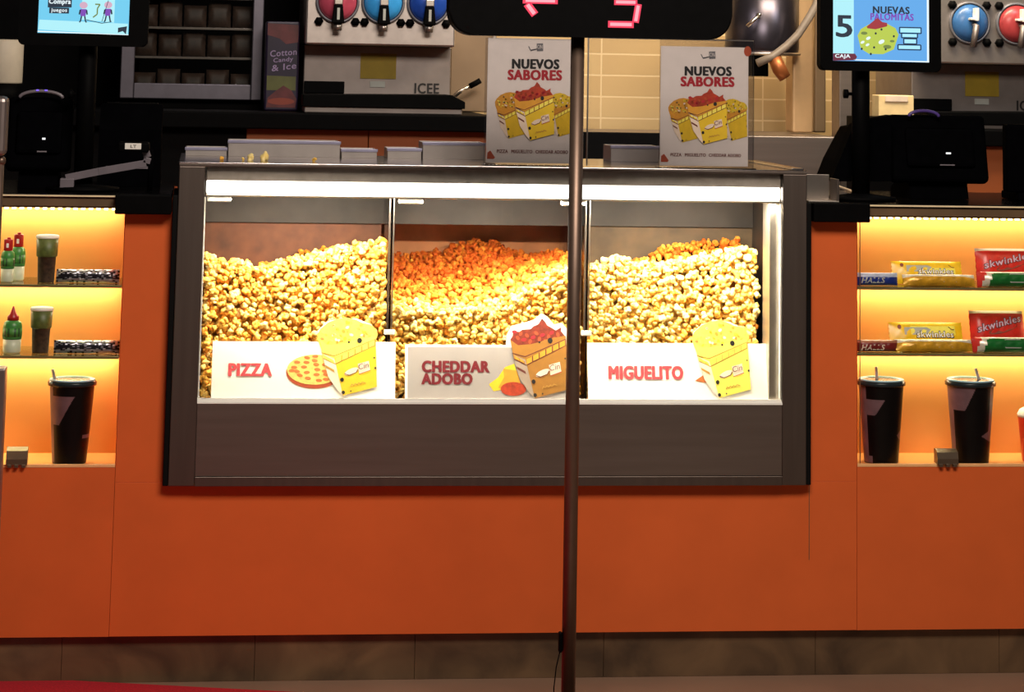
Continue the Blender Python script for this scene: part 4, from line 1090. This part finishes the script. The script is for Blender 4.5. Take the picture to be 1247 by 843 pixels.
for k, (a, c, d, e) in enumerate([(1095, 33, 1121.5, 40), (1097.5, 40, 1117, 45.5), (1100, 46.5, 1116, 53), (1093, 54, 1121, 60)]):
    for q in (((a, c), (d, c)), ((d, c), (d, e)), ((d, e), (a, e)), ((a, e), (a, c))): stroke(b, F, list(q), 1.3, SCD, 3)
    poly(b, F, [(a + 1.2, c + 1), (d - 1.2, c + 1), (d - 1.2, e - 1), (a + 1.2, e - 1)], SCL, 4)
b.build('screen_text', cas)
b = MB()
poly(b, F, [(1044, 44), (1048, 36), (1058, 30), (1080, 29), (1090, 34), (1094, 42), (1088, 60), (1075, 66), (1058, 66), (1048, 60)], SCG, 3)
poly(b, F, [(1055, 33), (1062, 27), (1068, 22), (1074, 27), (1080, 28), (1080, 32), (1066, 36), (1056, 35)], SCR, 4)
for cx, cy in ((1064, 58), (1049, 60), (1088, 44), (1073, 36), (1066, 41), (1060, 66), (1078, 60)): poly(b, F, ell(cx, cy, 1.3, 1.5, 8), SCD, 5)
for cx, cy, s in ((1057, 47, 3), (1073, 51, 4), (1050, 52, 2.6), (1056, 55, 2.5)): poly(b, F, ell(cx, cy, s, s * .6, 10, -.5), SCW, 5)
for cx, cy, s in ((1080, 57, 5), (1086, 50, 3), (1052, 41, 4)): poly(b, F, ell(cx, cy, s, s * .5, 10), SCGD, 4)
b.build('screen_picture', cas)

# ================================================================== TILLS ON THE WORKTOP
TILL = mat('till_black_plastic', C(5, 5, 7), 0.8, var=0.2, scale=40, spec=0.01)
TILLG = mat('till_grey_plastic', C(120, 112, 120), 0.35)
BLUELED = glow('blue_indicator', C(120, 90, 255), 1.6)
WLED = glow('white_indicator', C(240, 240, 240), 1.2)
def till(label, px0, px1, pyt, Y, mirror=1):
    """a touch-screen till seen from behind: leaning screen back on a wedge foot"""
    x0, x1, _, z1 = rect(px0, pyt, px1, 220, Y); cx = (x0 + x1) / 2; w = x1 - x0; h = z1 - ZC
    r = thing('till_terminal', label, 'till', (cx, Y, ZC))
    b = MB(); b.prismx([(Y - .02, ZC + .0005), (Y + .16, ZC + .0005), (Y + .16, ZC + .02), (Y + .08, ZC + .05), (Y + .07, ZC + h * .55), (Y + .02, ZC + h * .55)], cx - w * .3, cx + w * .3, TILL); b.build('foot', r)
    b = MB(); T = Matrix.Translation((cx, Y, ZC + h * .6)) @ Matrix.Rotation(math.radians(-14), 4, 'X')
    b.box(-w / 2, w / 2, -.018, .018, -h * .42, h * .40, TILL, .012, 3, mtx=T); sc = b.build('screen_back', r)
    b = MB(); b.box(-w * .35, w * .35, -.03, -.017, -h * .25, h * .22, TILL, .008, 2, mtx=T); b.build('rear_cover', r)
    b = MB(); b.box(w * .05, w * .10, -.032, -.029, -h * .1, -h * .08, WLED, .0004, mtx=T); b.build('indicator', r); b = MB(); b.box(-w * .02, w * .13, -.0315, -.029, -h * .24, -h * .225, TILLG, .0004, mtx=T); b.build('port_cover', r)
    return r, cx, w, h
r, cx, w, h = till('black till seen from behind on the left worktop', 9, 88, 118, 0.22)
b = MB(); xb = V(50, 122, .2).x; b.tube([(xb + .05 * math.cos(a), .2, ZC + h * .99 + .016 * math.sin(a)) for a in [math.pi * k / 12 for k in range(13)]], .004, TILLG, 10)
b.box(xb - .012, xb - .006, .194, .197, ZC + h * .99 + .0165, ZC + h * .99 + .0195, BLUELED); b.box(xb + .008, xb + .014, .194, .197, ZC + h * .99 + .0165, ZC + h * .99 + .0195, BLUELED); b.build('card_reader_rim', r)
r, cx, w, h = till('black till seen from behind on the right worktop below the monitor', 1082, 1200, 140, 0.26)
b = MB(); xb = V(1125, 140, .24).x; b.tube([(xb + .038 * math.cos(a), .24, ZC + h + .014 * math.sin(a) - .004) for a in [math.pi * k / 12 for k in range(13)]], .004, mat('violet_highlight', C(90, 70, 150), 0.3), 10); b.build('card_reader_rim', r)  # violet highlight on the curved reader top is put into the rim colour
# receipt printers, keyboards, drawers: dark boxes with sloped tops
def printer(label, px0, px1, pyt, Y, d, slope):
    x0, x1, _, z1 = rect(px0, pyt, px1, 224, Y)
    r = thing('receipt_printer', label, 'receipt printer', ((x0 + x1) / 2, Y + d / 2, ZC))
    h = z1 - ZC
    b = MB(); b.prismx([(Y, ZC + .0005), (Y + d, ZC + .0005), (Y + d, ZC + h), (Y + d * .4, ZC + h), (Y, ZC + h * slope)], x0, x1, TILL); b.build('body', r)
    b = MB(); b.box(x0 + .012, x1 - .012, Y + d * .45, Y + d * .9, ZC + h, ZC + h + .004, TILLG if False else BLACK, .001); b.build('lid', r)
    b = MB(); b.box(x0 + .02, x1 - .02, Y - .0015, Y + .001, ZC + h * .22, ZC + h * .25, TILLG); b.build('paper_slot', r)
printer('black receipt printer between left till and popcorn case', 120, 196, 128, 0.36, 0.17, .7)
# scanner on a bent arm
sy = 0.12
r = thing('scanner_arm', 'grey angled arm holding a black scanner with white tag on the left worktop', 'scanner', (V(80, 219, sy).x, sy, ZC))
A = [V(80, 217, sy), V(120, 209, sy), V(178, 199, sy), V(180, 192, sy), V(176, 180, sy)]
b = MB()
for p, q in zip(A[:-1], A[1:]):
    d = (q - p).normalized(); n = Vector((-d.z, 0, d.x)) * .0085
    b.prism([((p + n).x, (p + n).z), ((q + n).x, (q + n).z), ((q - n).x, (q - n).z), ((p - n).x, (p - n).z)], sy - .006, sy + .012, TILLG, .001)
b.box(A[0].x - .012, A[0].x + .02, sy - .02, sy + .03, ZC + .0005, A[0].z, TILLG, .002)
b.build('arm', r)
x0, x1, z0, z1 = rect(144, 173, 182, 185, sy); b = MB(); b.box(x0, x1, sy - .03, sy + .05, z0, z1, BLACK, .005, 3); hd = b.build('scanner_head', r)
x0, x1, z0, z1 = rect(152, 174.5, 172, 182, sy - .03); b = MB(); b.box(x0, x1, sy - .0325, sy - .03, z0, z1, WHITE, .001); tg = b.build('tag', hd)
F = Frame(x0, x1, z0, z1, sy - .0325, (152, 174.5, 172, 182)); b = MB(); text(b, F, 'LT', 159, 176.5, 166, 180, INK, 1, .02); b.build('tag_text', hd)
b = MB(); x0 = V(183, 205, sy).x; b.tube([(x0, sy + .01, ZC + .001), (x0, sy + .01, z0)], .006, TILL, 12); b.build('support', r)
# right worktop: sloped keyboard wedge behind the monitor pole, second till at the edge, papers
x0, x1, _, z1 = rect(1012, 150, 1075, 222, 0.22)
r = thing('cash_drawer_till', 'tall black wedge-shaped till base beside the right monitor pole', 'till', ((x0 + x1) / 2, 0.22, ZC))
b = MB(); pts = [V(1012, 221, .2), V(1022, 196, .2), V(1040, 152, .2), V(1048, 146, .2), V(1086, 140, .2), V(1086, 221, .2)]
b.prism([(p.x, max(p.z, ZC + .0005)) for p in pts], .2, .25, TILL, .002); b.build('side_panel', r)
b = MB(); b.prism([(p.x + (.01 if i in (0, 1, 2) else 0), max(p.z - (.02 if i in (2, 3, 4) else 0), ZC + .0005)) for i, p in enumerate(pts)], .25, .40, TILL, .002); b.build('casing', r)
x0, x1, _, z1 = rect(1226, 152, 1330, 222, 0.2)
r = thing('till_terminal', 'black till cut off by the right picture edge', 'till', ((x0 + x1) / 2, .2, ZC))
b = MB(); b.box(x0, x1, .2, .24, ZC + .02, z1, TILL, .008, 3); b.build('screen_back', r); b = MB(); b.box(x0 + .03, x1 - .03, .2, .34, ZC + .0005, ZC + .02, TILL, .004); b.build('foot', r)
def flat(name, label, cat, pts, Y0, m, t=.001):
    b = MB(); q = [(p[0], p[1]) for p in pts]
    n = len(q); vs = [(x, y, ZC + .0006) for x, y in q] + [(x, y, ZC + .0006 + t) for x, y in q]
    b.add(vs, [list(range(n))[::-1], list(range(n, 2 * n))] + [[i, (i + 1) % n, (i + 1) % n + n, i + n] for i in range(n)], m)
    return tag(b.build(name, origin=(q[0][0], q[0][1], ZC)), label, cat)
def wt(px, py):
    d = fwd + rgt * ((px - W / 2) / FPX) - upv * ((py - V0) / FPX); t = (ZC - EYE) / d.z
    return (d.x * t, -DIST + d.y * t)
flat('metal_ruler', 'thin pale metal strip lying on the right worktop before the till', 'metal strip', [wt(1016, 225), wt(1051, 238), wt(1050, 239.5), wt(1014, 226.5)], 0, STEELW, .003)
x0, x1, _, z1 = rect(1000, 214, 1016, 236, .02)
r = thing('card_tray', 'small grey metal tray at the right end of the popcorn case', 'tray', ((x0 + x1) / 2, .05, ZC))
b = MB(); b.box(CX1 + .004, x1 + .012, .02, .10, ZC + .0005, ZC + .004, STEELW, .001); b.build('base', r)
b = MB(); b.box(CX1 + .004, x1 + .004, .085, .088, ZC + .004, z1, STEELW, .001); b.box(x1 + .006, x1 + .012, .02, .088, ZC + .004, z1 - .008, STEELDK, .001); b.build('upstand', r)

# ================================================================== BACK COUNTER AND APPLIANCES
DOORM = mat('brown_orange_door', C(158, 86, 48), 0.5, var=0.06, scale=9, spec=0.25)
BY = 1.7
zb1 = V(440, 139, BY).z; zb0 = V(440, 159, BY).z
bx1 = V(604, 150, BY).x
bc = thing('back_counter', 'black topped back counter with orange front under the left drink machine', 'counter', (0.0, BY + .45, 0))
b = MB(); b.box(-1.4, bx1, BY, BY + .95, zb0, zb1, BLACK, .004); b.build('worktop', bc)
b = MB(); b.box(V(300, 170, BY + .05).x, V(450, 170, BY).x - .001, BY + .05, BY + .07, 0.0, zb0, DOORM, .002); b.build('door', bc)
b = MB(); b.box(V(450, 170, BY).x + .001, bx1 - .01, BY + .05, BY + .07, 0.0, zb0, DOORM, .002); b.build('door', bc)
b = MB(); b.box(-1.4, V(300, 170, BY + .05).x - .002, BY + .05, BY + .09, 0, zb0, MATTE); b.box(-1.4, bx1 - .01, BY + .09, BY + .95, 0, zb0, MATTE); b.build('carcass', bc)

RINGM = mat('barrel_ring_plastic', C(120, 120, 128), 0.4, 0.3)
ICEB = mat('machine_steel', C(196, 186, 180), 0.38, 0.9, var=0.08, scale=30)
ICED = mat('machine_panel_steel', C(150, 140, 136), 0.45, 0.7, var=0.08, scale=20)
YNOTE = mat('yellow_note_paper', C(160, 134, 24), 0.6)
def drink_machine(label, px, py, Y, bars, zbase, letters=True):
    """frozen drink machine; px,py of the lower left corner of its fascia"""
    o = V(px, py, Y); s = (DIST + Y) / FPX * 1.02
    def X(d): return o.x + d * s
    def Z(d): return o.z - d * s
    wd = 178 if bars == 3 else 178
    r = thing('drink_machine', label, 'drink machine', (X(90), Y + .3, zbase), 'frozen drink machines on the back counters')
    b = MB(); b.box(X(0), X(wd), Y, Y + .55, Z(0), Z(-150), ICEB, .006); b.build('head', r)
    b = MB(); b.box(X(1), X(wd), Y + .12, Y + .55, zbase + .0005, Z(0), ICED, .003); b.build('splash_panel', r)
    b = MB(); b.box(X(2), X(50), Y + .10, Y + .12, Z(57), Z(43), BLACK, .002); b.build('control_box', r)
    b = MB(); b.box(X(69), X(112), Y + .117, Y + .12, Z(39), Z(9), YNOTE); b.build('yellow_note', r)
    b = MB(); b.box(X(81), X(99), Y + .117, Y + .12, Z(49), Z(42), GREYL); b.build('label_plate', r)
    F = Frame(X(0), X(wd), Z(100), Z(0), Y + .119, (0, 0, wd, 100))
    b = MB(); text(b, F, 'ICEE', 135, 43.5, 164, 55.5, INK, 2, .03); b.build('lettering', r)
    b = MB(); b.box(X(0), X(185), Y - .08, Y + .12, zbase + .0005 + Vs * 0, Z(70), ICED, .003); b.build('base', r)
    b = MB(); b.prism([(X(-2), Z(72)), (X(-2), Z(58)), (X(172), Z(56)), (X(188), Z(64)), (X(188), Z(72))], Y - .09, Y + .11, BLACK, .002); b.build('drip_tray', r)
    return r, X, Z
Vs = 0
def barrel(r, X, Z, Y, d, up, m, style):
    R = 24 * (DIST + Y) / FPX
    b = MB(); c = (X(d), Y, Z(-up))
    b.lathe([(R * 1.10, 0.0), (R * 1.10, -.012), (R * 1.0, -.016), (R * .98, -.010), (R * .97, -.004)], c, RINGM, 40, axis='Y'); k = b.build('barrel', r)
    b = MB(); b.lathe([(R * .98, -.004), (R * .94, -.014), (R * .75, -.026), (R * .4, -.032), (0.0001, -.034)], c, m, 40, axis='Y'); b.build('barrel_window', k)
    n = MB(); a = R / 24
    if style == 0:
        n.prism([(c[0] - 5 * a, c[2] - 4 * a), (c[0] + 5 * a, c[2] - 4 * a), (c[0] + 7.5 * a, c[2] - 26 * a), (c[0] - 7.5 * a, c[2] - 26 * a)], Y - .07, Y - .03, BLACK, .002)
        n.box(c[0] - 5 * a, c[0] + 5 * a, Y - .068, Y - .02, c[2] - 4 * a, c[2] + 4 * a, STEELW, .002)
        n.box(c[0] - 1.6 * a, c[0] + 1.6 * a, Y - .0715, Y - .069, c[2] - 22 * a, c[2] - 8 * a, GREYL)
        n.tube([(c[0], Y - .04, c[2] - 26 * a), (c[0], Y - .04, c[2] - 35 * a)], 5 * a, ICEB, 14)
    else:
        n.box(c[0] + 1 * a, c[0] + 6 * a, Y - .06, Y - .03, c[2] + 2 * a, c[2] + 18 * a, WHITE, .002)
        n.box(c[0] - 5 * a, c[0] + 2 * a, Y - .06, Y - .03, c[2] + 3 * a, c[2] + 6 * a, WHITE, .002)
        n.tube([(c[0] + 2 * a, Y - .03, c[2] - 2 * a), (c[0] + 2 * a, Y - .06, c[2] - 4 * a), (c[0] - 2 * a, Y - .06, c[2] - 30 * a)], [3 * a, 4 * a, 4 * a], ICED, 12)
    n.build('dispense_handle', k)
    for q, (ddx, ddz) in enumerate(((-22, -24), (22, -24), (-22, 22), (22, 22))):
        kb = MB(); kb.lathe([(5.5 * a, 0.0), (5.5 * a, -.012), (3 * a, -.02), (0.0001, -.021)], (c[0] + ddx * a, Y - .001, c[2] + ddz * a), BLACK, 6, axis='Y'); kb.build('clamp_knob', k)
RB = mat('red_slush', C(184, 74, 96), 0.25, var=0.15, scale=25); LB = mat('light_blue_slush', C(60, 160, 235), 0.25, var=0.12, scale=25); DB = mat('deep_blue_slush', C(34, 74, 170), 0.25, var=0.15, scale=25)
MY = 1.86
r, X, Z = drink_machine('steel frozen drink machine with red and blue barrels left of the queue display', 371.5, 54, MY, 3, zb1)
for d, mm in ((37, RB), (91, LB), (145, DB)): barrel(r, X, Z, MY, d, 51, mm, 0)
# right one on its own back counter
RY = 1.7
rx0 = V(1121, 150, RY).x
rc = thing('back_counter', 'black topped back counter under the right drink machine behind the tills', 'counter', (rx0 + .5, RY + .45, 0))
zr1 = V(1180, 158, RY).z
b = MB(); b.box(rx0, 3.4, RY, RY + .95, zr1 - .05, zr1, BLACK, .004); b.build('worktop', rc)
b = MB(); b.box(rx0 + .05, rx0 + .66, RY + .03, RY + .06, 0, zr1 - .05, DOORM, .002); b.build('door', rc)
b = MB(); b.box(rx0, 3.4, RY + .061, RY + .95, 0, zr1 - .05, MATTE); b.build('carcass', rc)
r, X, Z = drink_machine('steel frozen drink machine with blue and red barrels behind the right monitor', 1122, 77, MY, 3, zr1)
for d, mm in ((60, mat('blue_slush', C(60, 110, 170), 0.3, var=0.15)), (119, mat('dull_red_slush', C(170, 62, 66), 0.3, var=0.15))): barrel(r, X, Z, MY, d, 50, mm, 1)

# cooler
FY = 2.1
FR = mat('cooler_frame_aluminium', C(112, 108, 118), 0.4, 0.7, var=0.08)
x0, x1, z0, z1 = rect(149, -60, 321, 121, FY)
r = thing('glass_cooler', 'grey framed glass door cooler with dim packed shelves behind the left monitor', 'cooler', ((x0 + x1) / 2, FY + .25, zb1))
b = MB(); b.box(x0, x1, FY + .04, FY + .5, zb1 + .0005, z0 + .01, MATTE); b.box(x0, x1, FY + .48, FY + .5, z0, z1, MATTE); b.box(x0, x0 + .02, FY + .04, FY + .48, z0, z1, MATTE); b.box(x1 - .02, x1, FY + .04, FY + .48, z0, z1, MATTE); b.box(x0, x1, FY + .04, FY + .5, z1 - .03, z1, MATTE); b.build('cabinet', r)
b = MB(); fw = .042
b.box(x0, x0 + fw, FY, FY + .04, z0, z1, FR, .003); b.box(x1 - fw * .8, x1, FY, FY + .04, z0, z1, FR, .003); b.box(x0 + fw, x1 - fw * .8, FY, FY + .04, z0, z0 + .048, FR, .003); b.box(x0 + fw, x1 - fw * .8, FY, FY + .04, z1 - .05, z1, FR, .003)
dr = b.build('door_frame', r)
b = MB(); b.box(x0 + fw, x1 - fw * .8, FY + .015, FY + .02, z0 + .048, z1 - .05, GLASS); b.build('door_glass', dr)
SHW = mat('wire_shelf_grey', C(120, 112, 108), 0.3, 0.8)
BAGB = mat('dim_brown_bag', C(62, 46, 38), 0.6, var=0.5, scale=30)
cz = []
for py in (103, 69, 33, -4):
    zz = V(235, py, FY + .06).z; cz.append(zz)
    if py != 103:
        b = MB(); b.box(x0 + .022, x1 - .022, FY + .06, FY + .46, zz - .008, zz, SHW, .001); b.build('shelf', r)
n = 0
for row, zz in enumerate(cz[:3]):
    zz = z0 + .011 if row == 0 else zz
    for i in range(5):
        a = x0 + .035 + i * .077
        Fq = Frame(a, a + .072, zz + .001, zz + .070 + .012 * ((i * 7 + row) % 2), FY + .11, (0, 0, 10, 10), .12)
        b = MB(); pillow(b, Fq, .022, BAGB, 12, 8, wav=.002)
        o = b.build('snack_bag', origin=(a + .036, FY + .11, zz))
        nm = ['first', 'second', 'third', 'fourth', 'fifth'][i]
        tag(o, 'dim brown snack bag, %s from the left on the %s cooler shelf in view' % (nm, ['bottom', 'middle', 'top'][row]), 'snack bag', 'snack bags inside the glass cooler')
# printed banner / bag next to the drink machine
PURP = mat('dark_purple_print', C(34, 24, 50), 0.4, var=0.2, scale=20); DKRED = mat('dull_red_print', C(96, 38, 42), 0.45, var=0.3, scale=30); OLV = mat('olive_green_print', C(92, 94, 46), 0.45, var=0.2, scale=20)
SBY = 1.95
x0, x1, z0, z1 = rect(323, 26, 364, 131, SBY); z0 = zb1 + .0005
r = thing('snack_box', 'dark purple printed carton with lilac lettering between cooler and drink machine', 'carton', ((x0 + x1) / 2, SBY + .08, z0))
b = MB(); b.box(x0, x1, SBY, SBY + .16, z0, z1, PURP, .006); b.build('carton', r)
F = Frame(x0, x1, z0, z1, SBY, (0, 0, 100, 260)); b = MB()
poly(b, F, [(4, 6), (96, 10), (96, 60), (60, 66), (40, 50), (4, 40)], DKRED, 1); b.build('picture', r); b = MB()
poly(b, F, [(6, 158), (92, 160), (92, 200), (6, 200)], OLV, 1); poly(b, F, [(6, 250), (10, 222), (36, 200), (56, 186), (80, 200), (96, 225), (92, 250)], DKRED, 2); poly(b, F, ell(50, 232, 40, 10), LILAC if False else REDB, 3)
b.build('picture', r)
LIL = mat('lilac_lettering', C(150, 130, 170), 0.5)
b = MB(); text(b, F, 'Cotton', 14, 86, 92, 104, LIL, 2, .02, rise=8); text(b, F, 'Candy', 24, 108, 82, 124, LIL, 2, .02, rise=6); text(b, F, '& Ice', 20, 128, 92, 146, LIL, 2, .02, rise=10); b.build('lettering', r)
# white canister
CY = 1.95
x0, x1, z0, z1 = rect(-26, 48, 28, 118, CY)
r = thing('white_canister', 'cream white cylindrical canister at the left picture edge above the left till', 'canister', ((x0 + x1) / 2, CY, zb1))
R = (x1 - x0) / 2; h = z1 - zb1
b = MB(); b.lathe([(R * .96, .07), (R, .075), (R, h - .008), (R * .96, h - .002), (R * .9, h)], ((x0 + x1) / 2, CY, zb1), mat('cream_plastic', C(214, 202, 182), 0.5, var=0.05), 40); b.build('body', r)
b = MB(); b.lathe([(R * .9, .0005), (R * .9, .07)], ((x0 + x1) / 2, CY, zb1), BLACK, 40); b.build('stand', r)

# steel side panel right of the left machine
x0, x1, z0, z1 = rect(549, -40, 604, 140, 2.3)
r = thing('steel_cabinet', 'dull bronze steel cabinet side behind the left poster', 'steel cabinet', ((x0 + x1) / 2, 2.45, zb1))
b = MB(); b.box(x0, x1, 2.3, 2.62, zb1 + .0005, z1, mat('bronze_steel', C(150, 128, 104), 0.4, 0.8, var=0.1, scale=8), .004); b.build('side_panel', r)
b = MB(); b.box(x1 - .012, x1, 2.288, 2.3, zb1 + .0005, z1, STEELW, .002); b.build('edge_strip', r)
hp = [V(552, 118, 2.2), V(562, 110, 2.2), V(572, 105, 2.2)]; hq = [V(572, 105, 2.2), V(580, 101, 2.2), V(585, 98, 2.2)]
b = MB(); b.tube([(p.x, 2.2, p.z) for p in hp], .007, STEELW, 10); b.tube([(p.x, 2.2, p.z) for p in hq], .009, BLACK, 10)
p = V(553, 119, 2.2); b.tube([(p.x, 2.2, zb1 + .001), (p.x, 2.2, p.z)], .006, STEELW, 8)
tag(b.build('scoop_handle', origin=(p.x, 2.2, zb1)), 'steel lever with black grip standing right of the left drink machine', 'lever')

# popper: kettle hanging from a steel frame over a steel bench
x0, x1, z0, z1 = rect(604, 160, 1024, 215, 2.0)
zt = V(860, 163, 2.0).z
r = thing('popper_bench', 'low steel bench with black front behind the posters', 'bench', ((x0 + x1) / 2, 2.25, 0))
b = MB(); xm = V(806, 180, 2.0).x
b.box(x0, xm, 2.0, 2.02, 0, zt, BLACK, .003); b.build('black_front', r)
b = MB(); b.box(xm, x1, 2.0, 2.02, 0, zt - .004, STEEL, .003); b.build('steel_front', r)
b = MB(); b.box(x0, x1, 2.02, 2.6, zt - .03, zt - .004, STEEL, .003); b.box(x0, x1, 2.02, 2.6, 0, .05, STEEL); b.build('top', r)
ky = 2.3
TANST = mat('warm_satin_steel', C(206, 172, 132), 0.35, 0.45, var=0.1, scale=12)
TANST2 = mat('dull_satin_steel', C(140, 118, 92), 0.4, 0.45, var=0.1, scale=12)
COPPER = mat('copper_handle', C(170, 100, 56), 0.4, 0.6, var=0.1)
KET = mat('kettle_steel', C(74, 70, 80), 0.3, 0.9, var=0.3, scale=8)
x0, x1, z0, z1 = rect(884, -30, 972, 66, ky); cx = (x0 + x1) / 2; R = (x1 - x0) / 2
cxc = V(977, 100, ky).x
r = thing('popcorn_popper', 'steel popcorn popper with hanging kettle and upright columns right of the right poster', 'popcorn popper', (cxc, ky, zt))
b = MB(); b.lathe([(R * .9, 0), (R * .98, .006), (R, .02), (R, z1 - z0)], (cx, ky, z0), KET, 44); kt = b.build('kettle', r)
b = MB(); b.lathe([(R * 1.02, -.004), (R * 1.05, 0), (R * 1.05, .004), (R * 1.0, .006)], (cx, ky, z0), STEELW, 44); b.build('kettle_rim', kt)
b = MB(); x_, y_, z_ = V(915, 20, ky - R), 0, 0
p0, p1 = V(910, 32, ky - R - .02), V(925, 18, ky - R - .02)
b.tube([p0[:], p1[:]], .006, STEELW, 10); b.tube([p1[:], (p1.x, ky - R + .01, p1.z)], .006, STEELW, 10); b.build('kettle_handle', kt)
hs = [V(*p, ky - R - .03) for p in ((1000, -12), (994, 6), (985, 22), (972, 42), (958, 56), (942, 68), (922, 77))]
b = MB(); b.tube([p[:] for p in hs], .013, mat('grey_hose', C(130, 118, 108), 0.4, var=0.1), 14); b.build('hose', r)
q = [V(943, 70, ky - R - .02), V(949, 84, ky - R - .02), V(956, 95, ky - R - .02)]
b = MB(); b.tube([p[:] for p in q], [.022, .024, .02], COPPER, 16); b.build('copper_handle', r)
x0, x1, z0, z1 = rect(916, 67, 936, 93, ky); b = MB(); b.box(x0, x1, ky, ky + .08, z0, z1 + .02, BLACK, .003); b.build('latch_block', r)
x0, x1, _, _ = rect(965, 0, 991, 165, ky + .02)
b = MB(); b.box(x0, x1, ky + .02, ky + .12, zt, zt + .75, TANST, .008, 3); b.build('column', r)
x0, x1, _, _ = rect(992, 0, 1006, 165, ky + .1)
b = MB(); b.box(x0, x1, ky + .1, ky + .16, zt, zt + .75, TANST2, .006, 3); b.build('column', r)
b = MB(); b.box(cx - R, V(1008, 0, ky).x, ky - .1, ky + .16, zt + .72, zt + .75, STEEL, .004); b.build('crossbar', r)
area('popper_lamp', (cx + .12, ky + .22, zt + .62), (cx + .16, YW, zt + .15), 0.2, 0.05, 2.2, (1.0, 0.80, 0.54))
# steel pillar behind right monitor pole, and the pale box
x0, x1, _, _ = rect(1022, 0, 1046, 165, 2.1)
m = MB(); m.box(x0, x1, 2.1, 2.2, 0, 2.4, STEEL, .004); o = struct(m, 'trim_1', 'grey steel pillar behind the right monitor', 'pillar')
x0, x1, z0, z1 = rect(1070, 116, 1113, 143, 1.75)
r = thing('pale_carton', 'pale cream carton standing behind the right monitor pole', 'carton', ((x0 + x1) / 2, 1.8, 0))
b = MB(); b.box(x0, x1, 1.75, 1.83, z0, z1, mat('cream_carton', C(240, 214, 160), 0.6), .003); b.box(x0 + .02, x1 - .02, 1.746, 1.75, z1 - .02, z1 - .002, CREAM, .001); b.build('carton', r)
b = MB(); b.box(x0 - .05, x1 + .003, 1.73, 1.95, 0.0, z0, BLACK, .003); b.build('plinth', r)
